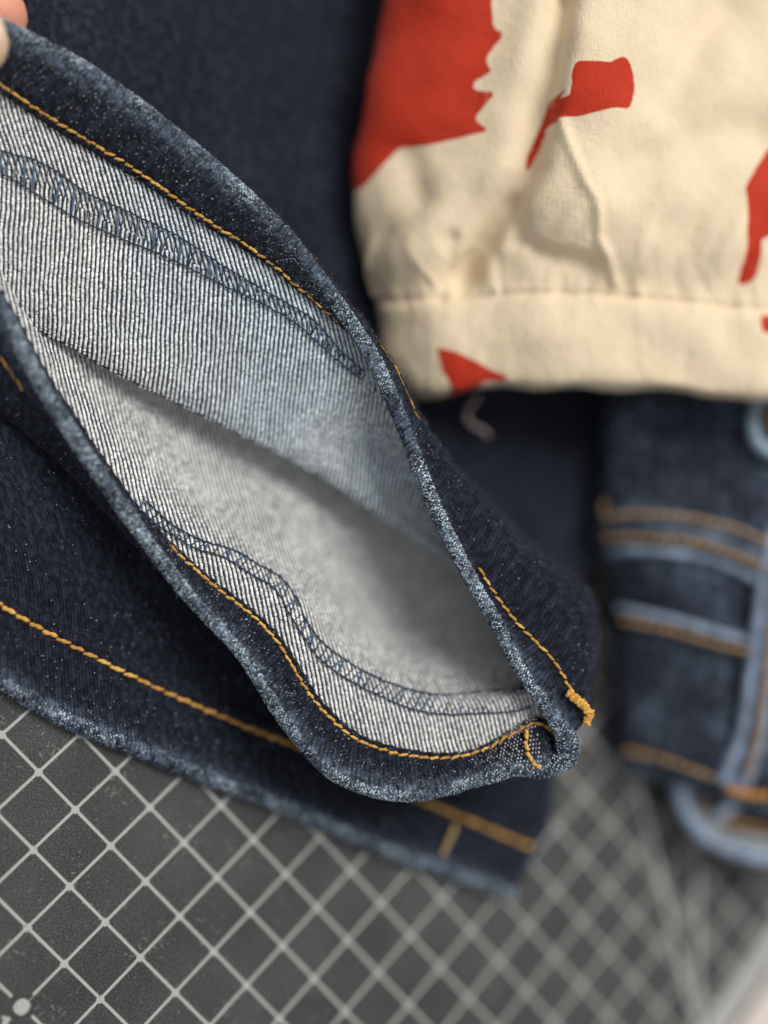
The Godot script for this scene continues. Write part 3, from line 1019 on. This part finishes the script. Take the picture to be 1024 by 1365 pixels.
		if which == 0:
			# bartack: a lump of crowded stitches over the side seam
			var at := smooth_line(rail([3038,4579,4328,3197,4624,4491,3394,4642,4640,3559,4643,4826,3523,4554,5140]), 25)
			for i in 24:
				var o := part("bartack_stitch", stitch_meshes[i % 4], gold[i % 3], outer)
				var along := (at[i + 1] - at[i]).rotated(toward, 1.25 + rng.randf_range(-0.5, 0.5))
				o.transform = frame(at[i] + toward * rng.randf_range(0.0001, 0.0005), along, toward, Vector3(rng.randf_range(0.0016, 0.0030), 0.0020, 0.0030))

	# --- the worn fold itself, right round the opening
	var loop := smooth_line(rail([-12144,1492,-11989,-10289,1918,-11251,-8533,2295,-10409,-6511,2718,-9017,-5163,3016,-7899,-3780,3307,-6574,-2600,3499,-5057,-1726,3601,-3818,-954,3679,-2213,-335,3704,-656,716,3838,1455,1481,3996,2787,2066,4109,3882,2805,4282,4977,3118,4337,5616,3127,4277,5912,2927,4184,6058,2593,4069,6236,2010,3847,6199,1225,3575,6410,-693,2901,6793,-2221,2470,6287,-3358,2266,5048,-4486,2114,3334,-5761,1873,1939,-7084,1754,226,-8201,1699,-1336,-9149,1699,-2801,-10073,1675,-4463,-11202,1590,-6292]), 1500)
	fold("folded_edge", loop, 0.0019, 0.80, 15000, t, toward, 500, rail([3017,4257,5693])[0])


# ---------- cream printed garment ----------
func cream_garment() -> void:
	var t := thing("cream_garment", "cream cotton garment with red leaf print gathered into a plain cuff", "clothing", Vector3(0.06, 0.02, -0.10))
	var g := sheet([rail([45,1521,-17676,-673,3513,-15674,82,4410,-15261,1361,5206,-15055,2580,6030,-14814,4333,6659,-14849,6384,6950,-15193,9371,7402,-15674]), rail([-89,1165,-14735,-943,2763,-13596,-204,3861,-13116,1244,4777,-12906,2632,5872,-12577,4439,6420,-12667,6528,6670,-12996,9452,7193,-13356]), rail([-209,776,-12475,-1165,2351,-11490,-359,3478,-11037,1165,4472,-10774,2764,5761,-10495,4510,6237,-10635,6600,6483,-10920,9526,7001,-11231]), rail([-369,245,-10031,-1434,1888,-9072,-506,3068,-8674,1112,4114,-8561,2943,5400,-8419,4704,5879,-8542,6744,6204,-8736,9606,6796,-8952]), rail([-141,9,-7943,-1132,1711,-7270,-243,2779,-6981,1285,3735,-6857,3041,4834,-6752,4888,5390,-6768,6854,5838,-6874,9675,6618,-6981]), rail([230,-117,-6375,-770,1489,-5863,10,2371,-5736,1505,3275,-5760,3277,4231,-5760,5226,4869,-5676,7102,5470,-5513,9882,6325,-5456]), rail([325,-125,-5947,-681,1482,-5463,59,2454,-5315,1473,3331,-5382,3247,4271,-5429,5189,4908,-5363,7046,5523,-5194,9817,6372,-5116]), rail([402,-322,-4796,-624,1389,-4345,70,2418,-4206,1487,3282,-4328,3274,4191,-4354,5214,4829,-4303,7083,5428,-4136,9853,6278,-4069]), rail([713,-405,-3873,-109,1290,-3549,318,2131,-3310,1633,2973,-3402,3436,3895,-3493,5364,4583,-3446,7249,5181,-3216,10038,6042,-3180]), rail([918,-335,-3787,236,981,-3431,577,1636,-3286,1884,2475,-3383,3726,3414,-3478,5724,4076,-3441,7650,4691,-3224,10499,5574,-3186]), rail([1144,-90,-4259,799,499,-3954,1093,823,-3909,2362,1540,-4009,4336,2425,-4131,6361,3204,-4090,8363,3848,-3865,11246,4851,-3804])], 240, 260)
	var lines := [[flat([2465,-12890,2119,-10227,1979,-8645,1648,-7944,1192,-6873,1004,-6278]), 0.0070, 0.0034], [flat([1688,-7938,1983,-7025,2410,-6638,2907,-6450,3854,-6308]), 0.0021, 0.0022], [flat([2519,-9680,2939,-8719,3234,-8166,3521,-7806,3782,-6909,4525,-6003]), -0.0011, 0.0013], [flat([4335,-8551,5338,-9065,6631,-9700,7724,-9908]), 0.0032, 0.0065], [flat([6714,-13023,5963,-11701,5234,-10306]), 0.0030, 0.0060], [flat([544,-7096,617,-6382,504,-5825]), 0.0018, 0.0020], [flat([-634,-9382,-245,-8121]), 0.0015, 0.003]]
	var seam_v: float = total(g.hv.slice(0, 5))
	var crinkle := noise(150.0, 81, 3)
	var soft := noise(30.0, 82, 2)
	var pleat := noise(1.0, 83, 2)
	# creases that fan out of the cuff seam: place along it, lean, width, depth, reach up or down
	var creases := []
	for k in 44:
		var below := k >= 32
		creases.append([rng.randf() * float(g.lu), rng.randf_range(-0.5, 0.5), rng.randf_range(0.0006, 0.0017), rng.randf_range(-0.0011, 0.0008) * (0.45 if below else 1.0), rng.randf_range(0.005, 0.009) if below else rng.randf_range(0.006, 0.022), below])
	shift(g, func(u, v, q):
		var at := Vector2(q.x, q.z)
		var x := 0.0
		for l in lines:
			var pts: PackedVector2Array = l[0]
			var d := 1.0
			for k in pts.size() - 1:
				d = minf(d, at.distance_to(Geometry2D.get_closest_point_to_segment(at, pts[k], pts[k + 1])))
			var side: float = d / l[2]
			x -= l[1] * exp(-side * side)
		# gathers running into the cuff seam
		var near := exp(-maxf(seam_v - v, 0.0) / 0.009) * (1.0 if v < seam_v else 0.25)
		x += 0.0008 * near * pleat.get_noise_2d(u * 150.0, v * 40.0)
		x -= 0.0008 * exp(-pow((v - seam_v) / 0.0009, 2.0))
		for c in creases:
			var up: float = (v - seam_v) if c[5] else (seam_v - v)
			if up < -0.0005:
				continue
			var s: float = (u - c[0] - c[1] * up - 0.0015 * sin(up * 260.0 + c[0] * 900.0)) / (c[2] * (1.0 + up * 60.0))
			if absf(s) < 3.0:
				x += c[3] * exp(-s * s) * exp(-pow(maxf(up, 0.0) / c[4], 2.0)) * smoothstep(-0.0005, 0.001, up)
		x += 0.0022 * soft.get_noise_3dv(q) + 0.00016 * crinkle.get_noise_3dv(q)
		x += 0.0030 * exp(-pow((v - seam_v + 0.016) / 0.010, 2.0)) * pleat.get_noise_2d(u * 60.0 + v * 30.0, v * 12.0 + 40.0)
		return x)
	# cloth print
	var area := Rect2(-0.03, -0.185, 0.16, 0.16)
	var n := 2048
	var im := Image.create(n, n, false, Image.FORMAT_RGB8)
	im.fill(Color(0.885, 0.808, 0.688))
	var red := Color(0.72, 0.185, 0.085)
	for shape in [flat([-943,-14465,1104,-13510,1133,-12923,1199,-12322,1444,-12122,1060,-11548,1196,-11179,825,-10980,834,-10781,1257,-10624,863,-10033,1170,-9697,-74,-9520,-622,-9611,-1006,-9197,-1370,-8708,-1875,-8889,-2008,-11764,-1270,-13241]), flat([2803,-11064,3613,-11052,3761,-11153,3962,-11232,4124,-11073,4246,-10778,4298,-10547,4285,-10307,4195,-10006,3772,-9977,3381,-9873,3016,-9783,2610,-9781,2543,-9791,2579,-9798,2545,-9595,2472,-9243,2335,-8872,2196,-8806,2180,-9078,2392,-9629,2541,-10060,2597,-10387,2650,-10476,2618,-10248,2741,-10286,2743,-10843]), flat([8840,-9912,8280,-9608,7815,-9034,7446,-8389,7542,-7306,7680,-7018,7690,-6633,7664,-6066,7918,-6072,8081,-6267,8030,-7130,8931,-7567]), flat([8233,-5250,9182,-5387,9115,-4736,8249,-4821]), flat([425,-4451,936,-4263,1602,-3915,2179,-3635,2105,-3572,1733,-3599,1536,-3496,1647,-3331,1326,-3146,1099,-3049,604,-3822])]:
		fill_shape(im, shape, red, area)
	# slubs: bare threads that took less dye, thicker yarns
	for i in 9000:
		var x := rng.randi() % n
		var y := rng.randi() % n
		var c := im.get_pixel(x, y)
		var k := rng.randf_range(0.91, 1.06)
		c = Color(c.r * k, c.g * k + (0.012 if c.g < 0.4 else 0.0), c.b * k)
		var l := 14 + rng.randi() % 34
		var down := rng.randf() < 0.7
		var far := im.get_pixel(mini(x + (0 if down else l), n - 1), mini(y + (l if down else 0), n - 1))
		if absf(far.g - c.g) > 0.2:
			continue
		im.fill_rect(Rect2i(x, y, 1 if down else l, l if down else 1), c)
	var bumps := noise(0.20, 84, 2).get_image(n, n / 7)
	bumps.resize(n, n)
	var other := noise(0.20, 85, 2).get_image(n / 7, n)
	other.resize(n, n)
	bumps.blend_rect(other, Rect2i(0, 0, 1, 1), Vector2i.ZERO)
	var bd := bumps.get_data()
	var od := other.get_data()
	for k in range(0, n * n):
		bd[k] = (bd[k] + od[k]) >> 1
	var hm := Image.create_from_data(n, n, false, Image.FORMAT_L8, bd)
	var m := material(Color.WHITE, 0.8, false, 0.2)
	m.albedo_texture = ImageTexture.create_from_image(im)
	m.texture_repeat = false
	m.heightmap_enabled = true
	m.heightmap_texture = ImageTexture.create_from_image(hm)
	m.heightmap_scale = 0.034
	var body := part("sleeve", cloth(g, 0.02, null, area), m, t)


# ---------- folded jeans on the right ----------
func right_jeans() -> void:
	var t := thing("folded_jeans", "folded blue jeans with brown double stitching lying on the mat below the cream cuff", "jeans", Vector3(0.10, 0.0, 0.02))
	var g := sheet([rail([7039,1275,-6847,6248,2014,-6542,7070,3180,-6404,8508,3946,-6342,11782,4993,-6299]), rail([7244,688,-3543,6281,1690,-3292,6927,2894,-3139,8359,3660,-3100,11899,4691,-2949]), rail([7170,313,-1238,6192,1319,-1086,6964,2581,-1022,8505,3374,-832,12080,4351,-25]), rail([7092,140,138,6101,1255,239,6880,2472,238,8420,3260,460,12146,4180,1866]), rail([7480,78,1149,6473,1195,1161,7129,2366,1153,8485,3137,1372,12253,4027,2708]), rail([7883,-14,2508,6814,1099,2327,7437,2229,2581,8702,2954,2912,12290,3932,3762]), rail([8013,-284,4559,6946,821,4459,7564,1895,4719,8846,2674,5113,12446,3654,5989]), rail([8244,-621,6591,7169,495,6356,7893,1508,6561,9113,2252,7068,12674,3314,8038]), rail([8454,-773,6757,7576,73,6758,8385,889,7101,9700,1668,7617,13240,2724,8569]), rail([8719,-746,6447,8320,-378,6609,9233,37,7050,10603,740,7471,14016,1967,8373])], 180, 260)
	var soft := noise(60.0, 91, 3)
	var patch := noise(75.0, 93, 2)
	shift(g, func(_u, _v, q): return 0.0010 * soft.get_noise_3dv(q) + 0.00012 * fine.get_noise_3dv(q))
	var body := part("leg_panel", cloth(g, 0.02, func(u, v, q):
		var w := 0.46 + 0.36 * patch.get_noise_3dv(q * 0.7) + 0.06 * fine.get_noise_3dv(q) + 0.45 * exp(-pow((u - 0.009) / 0.004, 2.0)) * (0.6 + patch.get_noise_3dv(q * 2.0))
		return navy(q, clampf(w, 0.05, 0.8))), denim, t)
	var brown := [material(lin(0.33, 0.20, 0.09), 0.7), material(lin(0.38, 0.235, 0.11), 0.7)]
	var amber := [material(lin(0.58, 0.27, 0.06), 0.6)]
	var faded := material(Color.WHITE, 0.8, true)
	var light := func(_s, _a, q): return Color(0.28, 0.355, 0.46) * (0.85 + 0.5 * patch.get_noise_3dv(q * 2.0))
	var mid := func(_s, _a, q): return Color(0.085, 0.11, 0.145) * (1.0 + 0.8 * patch.get_noise_3dv(q * 2.0))
	# raised seams: a flat cloth tape with worn edges and a row or two of stitches on each
	var up := Vector3(-0.30, 0.93, 0.12).normalized()
	for s in [[rail([6179,1426,-292,6467,2048,-334,7111,2863,-284,8100,3338,-130,9084,3710,161,10202,4034,695]), 0.0012, mid], [rail([6198,1376,266,6489,1991,300,7134,2804,379,7947,3215,490,8913,3576,821,10229,3965,1460]), 0.0012, mid], [rail([6327,1507,724,6592,2152,689,7208,2688,726,8025,3099,856,8994,3461,1189,10296,3868,1914]), 0.0014, light], [rail([6727,1229,2306,7041,1800,2434,7568,2461,2600,8335,2905,2848,9312,3296,3139,9803,3473,3263]), 0.0013, light], [rail([9949,4060,16,9744,3906,1257,9640,3652,2803,9548,3423,4148,9409,3045,5923,9183,2478,7224]), 0.0017, light], [rail([10432,4247,16,10265,4108,1257,10182,3861,2803,10055,3608,4252,9952,3223,6029,9783,2682,7497]), 0.0014, light]]:
		var r: float = s[1]
		part("seam_edge", cord(smooth_line(s[0], 120), func(_s, _a, q): return r * (1.0 + 0.2 * ropey_at(q)), 14, s[2]), faded, t)
	var band := sheet([rail([6179,1426,-292,6467,2048,-334,7111,2863,-284,8100,3338,-130,9084,3710,161,10202,4034,695]), rail([6198,1376,266,6489,1991,300,7134,2804,379,7947,3215,490,8913,3576,821,10229,3965,1460]), rail([6327,1507,724,6592,2152,689,7208,2688,726,8025,3099,856,8994,3461,1189,10296,3868,1914])], 120, 30)
	shift(band, func(_u, _v, q): return 0.0009)
	part("waistband", cloth(band, 0.02, func(_u, _v, q): return Color(0.075, 0.095, 0.125) * (1.0 + 0.9 * patch.get_noise_3dv(q * 2.0))), faded, t)
	var tape := sheet([rail([9949,4060,16,9744,3906,1257,9640,3652,2803,9548,3423,4148,9409,3045,5923,9183,2478,7224]), rail([10432,4247,16,10265,4108,1257,10182,3861,2803,10055,3608,4252,9952,3223,6029,9783,2682,7497])], 120, 12)
	shift(tape, func(_u, _v, q): return 0.0010)
	part("fly_strip", cloth(tape, 0.02, func(_u, _v, q): return Color(0.11, 0.155, 0.24) * (1.0 + 0.8 * patch.get_noise_3dv(q * 2.0))), faded, t)
	for s in [rail([6179,1426,-292,6467,2048,-334,7111,2863,-284,8100,3338,-130,9084,3710,161,10202,4034,695]), rail([6198,1376,266,6489,1991,300,7134,2804,379,7947,3215,490,8913,3576,821,10229,3965,1460]), rail([6819,1231,2629,7039,1790,2731,7560,2458,2913,8320,2908,3180,9302,3292,3449,9791,3471,3553]), rail([7206,667,6402,7417,1285,6419,7875,1877,6574,8480,2247,6825,9012,2536,7060]), rail([9841,4126,1058,9823,3884,2801,9754,3536,4863,9690,3285,6010,9606,2845,7131])]:
		var row := smooth_line(s, 120)
		for k in row.size():
			row[k] += up * 0.0013
		stitches(row, func(_q): return up, 0.0030, brown, body, 1.25)
	var bar := smooth_line(rail([9201,2640,7282,9557,2798,7402,9950,2944,7465,10361,3103,7465]), 30)
	for k in bar.size():
		bar[k] += up * 0.001
	stitches(bar, func(_q): return up, 0.0024, amber, body, 1.9, 0.4)
	# worn fold along the lower edge and the left side
	fold("folded_edge", smooth_line(rail([8454,-773,6757,7576,73,6758,8385,889,7101,9700,1668,7617,13240,2724,8569]), 200), 0.0022, 0.9, 500, t, up)
	var side := PackedVector3Array()
	for j in 80:
		side.append(on(g, 0.085, 0.10 + j / 79.0 * 0.66)[0])
	part("seam_edge", cord(side, func(_s, _a, q): return 0.0012 * (1.0 + 0.2 * ropey_at(q)), 12, mid), faded, t)
	stitches(smooth_line(rail([6212,1509,-762,6179,1426,-292,6170,1389,30,6214,1383,461]), 20), func(_q): return up, 0.0028, brown, body, 1.1, 0.3)
	# belt loop
	var loop := thing_part_loop(t)
	# turned-up hem showing under the folded panel
	var cuff := thing("jeans_hem", "pale worn jeans hem peeping out under the folded jeans at right", "jeans", Vector3(0.12, 0.0, 0.06))
	var rim := smooth_line(rail([8928,967,7337,8846,1159,7774,9081,1237,8418,9547,1366,8918,10232,1595,9266,11362,2003,9549,13208,2682,9897]), 160)
	part("folded_edge", cord(rim, func(_s, _a, q): return 0.0026 * (1.0 + 0.15 * ropey_at(q)), 16, light), faded, cuff)
	var low := PackedVector3Array()
	var mids: PackedVector3Array = rail([8928,967,7337,8846,1159,7774,9081,1237,8418,9547,1366,8918,10232,1595,9266,11362,2003,9549,13208,2682,9897])
	for q in mids:
		low.append(Vector3(q.x + 0.004, 0.0012, q.z - 0.004))
	var inner: PackedVector3Array = rail([9740,1062,7370,9664,1206,7776,9683,1328,8230,10003,1416,8580,10523,1594,8798,11451,1933,8995,13344,2582,9291])
	var hem := sheet([low, mids, inner], 120, 40)
	part("hem_band", cloth(hem, 0.02, func(_u, v, q): return Color(0.27, 0.265, 0.26) * (1.0 + 0.6 * patch.get_noise_3dv(q)) if v > hem.lv * 0.5 else Color(0.05, 0.07, 0.1)), faded, cuff)
	var deep := PackedVector3Array()
	for q in inner:
		deep.append(Vector3(q.x + 0.004, maxf(q.y - 0.003, 0.002), q.z - 0.012))
	var inside := sheet([inner, deep], 100, 20)
	var ins := part("inside_wall", cloth(inside, 0.02, func(_u, _v, q): return navy(q, 0.15)), denim, cuff)
	part("seam_edge", cord(smooth_line(rail([9659,1516,8407,10021,1743,8093,10421,1988,7737,10776,2153,7478]), 60), func(_s, _a, q): return 0.0017 * (1.0 + 0.15 * ropey_at(q)), 12, light), faded, cuff)
	stitches(smooth_line(rail([9971,1527,8428,10547,1736,8559,11370,2037,8733,13014,2642,9038]), 40), func(_q): return up, 0.0030, brown, ins, 1.5)
	stitches(smooth_line(rail([9436,1141,8074,9816,1411,7924,10281,1610,7749]), 20), func(_q): return up, 0.0030, brown, ins, 1.5)


func thing_part_loop(t: Node3D) -> MeshInstance3D:
	var light := func(_s, _a, _q): return Color(0.26, 0.36, 0.42)
	var o := part("belt_loop", cord(smooth_line(rail([9517,4383,-3678,9271,4345,-3185,9140,4353,-2716,9343,4273,-2222,9808,4317,-1950,10466,4448,-1800]), 60), func(_s, _a, q): return 0.0019 * (1.0 + 0.15 * ropey_at(q)), 14, light), material(Color.WHITE, 0.8, true), t)
	stitches(smooth_line(rail([9661,4538,-3073,9614,4514,-2699,9763,4501,-2336]), 20), func(_q): return Vector3(-0.3, 0.93, 0.12).normalized(), 0.0030, [gold[0]], o, 2.0)
	return o


# ---------- hand ----------
func field(q: Vector3, bones: Array) -> float:
	var d := 1e9
	for b in bones:
		var ab: Vector3 = b[1] - b[0]
		var h := clampf((q - b[0]).dot(ab) / ab.length_squared(), 0.0, 1.0)
		var e: float = q.distance_to(b[0] + ab * h) - lerpf(b[2], b[3], h)
		var k := 0.004
		var m := maxf(k - absf(d - e), 0.0) / k
		d = minf(d, e) - m * m * k * 0.25
	return d


func nets(bones: Array, cell: float, tint: Callable) -> ArrayMesh:
	var vals := {}
	var lo := Vector3.ONE * 1e9
	for b in bones:
		for e in 2:
			lo = lo.min(b[e] - Vector3.ONE * (b[2 + e] + cell * 3))
	# cells near each bone only
	for b in bones:
		var n := int(b[0].distance_to(b[1]) / (cell * 2.0)) + 2
		for s in n:
			var c: Vector3 = (b[0] as Vector3).lerp(b[1], float(s) / (n - 1))
			var r := int((maxf(b[2], b[3]) + 0.003) / cell) + 2
			var base := Vector3i(((c - lo) / cell).floor())
			for x in range(-r, r + 1):
				for y in range(-r, r + 1):
					for z in range(-r, r + 1):
						var k := base + Vector3i(x, y, z)
						if not vals.has(k):
							vals[k] = field(lo + Vector3(k) * cell, bones)
	var corner := [Vector3i(0, 0, 0), Vector3i(1, 0, 0), Vector3i(0, 1, 0), Vector3i(1, 1, 0), Vector3i(0, 0, 1), Vector3i(1, 0, 1), Vector3i(0, 1, 1), Vector3i(1, 1, 1)]
	var edges := [[0, 1], [2, 3], [4, 5], [6, 7], [0, 2], [1, 3], [4, 6], [5, 7], [0, 4], [1, 5], [2, 6], [3, 7]]
	var at := {}
	var v := PackedVector3Array()
	for k in vals:
		var f := []
		var inside := 0
		for c in corner:
			var x = vals.get(k + c)
			if x == null:
				break
			f.append(x)
			inside += int(x < 0)
		if f.size() < 8 or inside == 0 or inside == 8:
			continue
		var sum := Vector3.ZERO
		var cnt := 0
		for e in edges:
			var a: float = f[e[0]]
			var b: float = f[e[1]]
			if (a < 0) != (b < 0):
				sum += Vector3(corner[e[0]]).lerp(Vector3(corner[e[1]]), a / (a - b))
				cnt += 1
		at[k] = v.size()
		v.append(lo + (Vector3(k) + sum / cnt) * cell)
	var idx := PackedInt32Array()
	for k in at:
		for ax in 3:
			var u := Vector3i.ZERO
			u[ax] = 1
			var s := Vector3i.ZERO
			s[(ax + 1) % 3] = 1
			var w := Vector3i.ZERO
			w[(ax + 2) % 3] = 1
			var f0: float = vals[k]
			var f1 = vals.get(k + u)
			if f1 == null or (f0 < 0) == (f1 < 0):
				continue
			if not (at.has(k - s) and at.has(k - w) and at.has(k - s - w)):
				continue
			var q := [at[k], at[k - s], at[k - s - w], at[k - w]]
			if f0 < 0:
				idx.append_array([q[0], q[2], q[1], q[0], q[3], q[2]])
			else:
				idx.append_array([q[0], q[1], q[2], q[0], q[2], q[3]])
	var nn := PackedVector3Array()
	var col := PackedColorArray()
	for q in v:
		var e := cell * 0.5
		nn.append(Vector3(field(q + Vector3(e, 0, 0), bones) - field(q - Vector3(e, 0, 0), bones), field(q + Vector3(0, e, 0), bones) - field(q - Vector3(0, e, 0), bones), field(q + Vector3(0, 0, e), bones) - field(q - Vector3(0, 0, e), bones)).normalized())
		col.append(tint.call(q))
	var arr := []
	arr.resize(Mesh.ARRAY_MAX)
	arr[Mesh.ARRAY_VERTEX] = v
	arr[Mesh.ARRAY_NORMAL] = nn
	arr[Mesh.ARRAY_COLOR] = col
	arr[Mesh.ARRAY_INDEX] = idx
	var m := ArrayMesh.new()
	m.add_surface_from_arrays(Mesh.PRIMITIVE_TRIANGLES, arr)
	return m


func hand() -> void:
	var j: PackedVector3Array = rail([-10959,2449,-10556,-13040,2462,-9622,-15276,1562,-9813,-19539,-1217,-12431,-10566,725,-12210,-13079,-717,-12876,-15642,-1246,-13190,-12342,-791,-11486,-14602,-2473,-12016,-16979,-2469,-12619,-13038,-1364,-10643,-15180,-3238,-10949,-17591,-3212,-11894,-13698,-1634,-9456,-15701,-3543,-9961,-17977,-3665,-11038,-27879,-5543,-17429])
	# joints: thumb tip, thumb knuckle, thumb root, wrist; then tip, two joints and knuckle of each finger
	var bones := [
		[j[0], j[1], 0.0078, 0.0092], [j[1], j[2], 0.0092, 0.0125], [j[2], j[3], 0.0135, 0.020],
		[j[3], j[16], 0.022, 0.026]]
	var r := [0.0085, 0.0088, 0.0084, 0.0072]
	for f in 4:
		var k := 4 + f * 3
		bones.append([j[k], j[k + 1], r[f] * 0.95, r[f]])
		bones.append([j[k + 1], j[k + 2], r[f], r[f] * 1.15])
		bones.append([j[k + 2], j[3], r[f] * 1.45, 0.018])
	var tip := j[4]
	var tint := func(q):
		var flush := clampf(1.0 - q.distance_to(tip) / 0.022, 0.0, 1.0)
		var b: float = 1.0 + 0.08 * dye.get_noise_3dv(q)
		return (Color(0.72, 0.50, 0.335) * b).lerp(Color(0.66, 0.20, 0.13), flush)
	var skin := material(Color.WHITE, 0.5, true)
	skin.subsurf_scatter_enabled = true
	skin.subsurf_scatter_strength = 0.12
	var t := thing("person_hand", "hand of a person pinching the lifted denim hem between thumb and finger", "hand", j[3])
	part("skin", nets(bones, 0.0021, tint), skin, t)
	# nails: thin curved plates on the outer side of each tip
	var plate := SphereMesh.new()
	plate.radius = 1.0
	plate.height = 2.0
	plate.radial_segments = 16
	plate.rings = 8
	var nail := material(lin(0.80, 0.60, 0.48), 0.3)
	for f in 4:
		var k := 4 + f * 3
		var along := (j[k] - j[k + 1]).normalized()
		var out := (Vector3(0.1, -0.8, -0.5) - along * Vector3(0.1, -0.8, -0.5).dot(along)).normalized()
		var o := part("nail", plate, nail, t)
		o.transform = frame(j[k] + along * 0.001 + out * (r[f] * 0.68) - t.position, along, out, Vector3(0.0062, 0.0032, 0.0052))
	var al := (j[0] - j[1]).normalized()
	var ou := (Vector3(-0.25, 0.9, 0.2) - al * Vector3(-0.25, 0.9, 0.2).dot(al)).normalized()
	var tn := part("nail", plate, nail, t)
	tn.transform = frame(j[0] - al * 0.001 + ou * 0.0052 - t.position, al, ou, Vector3(0.0075, 0.0032, 0.0062))


# ---------- stray thread ----------
func loose_thread() -> void:
	var line := smooth_line(rail([2237,1548,-3514,2001,1368,-3174,1932,1318,-2947,2116,1314,-2750,2420,1394,-2588,2575,1405,-2428]), 60)
	var t := thing("loose_thread", "short pale loose thread on the dark denim just under the cream cuff", "thread", line[20])
	part("thread", cord(line, func(s, a, _q): return 0.00055 * (1.0 + 0.25 * sin(s * 2600.0 + a * 2.0)), 8), material(lin(0.42, 0.36, 0.31), 0.8), t)
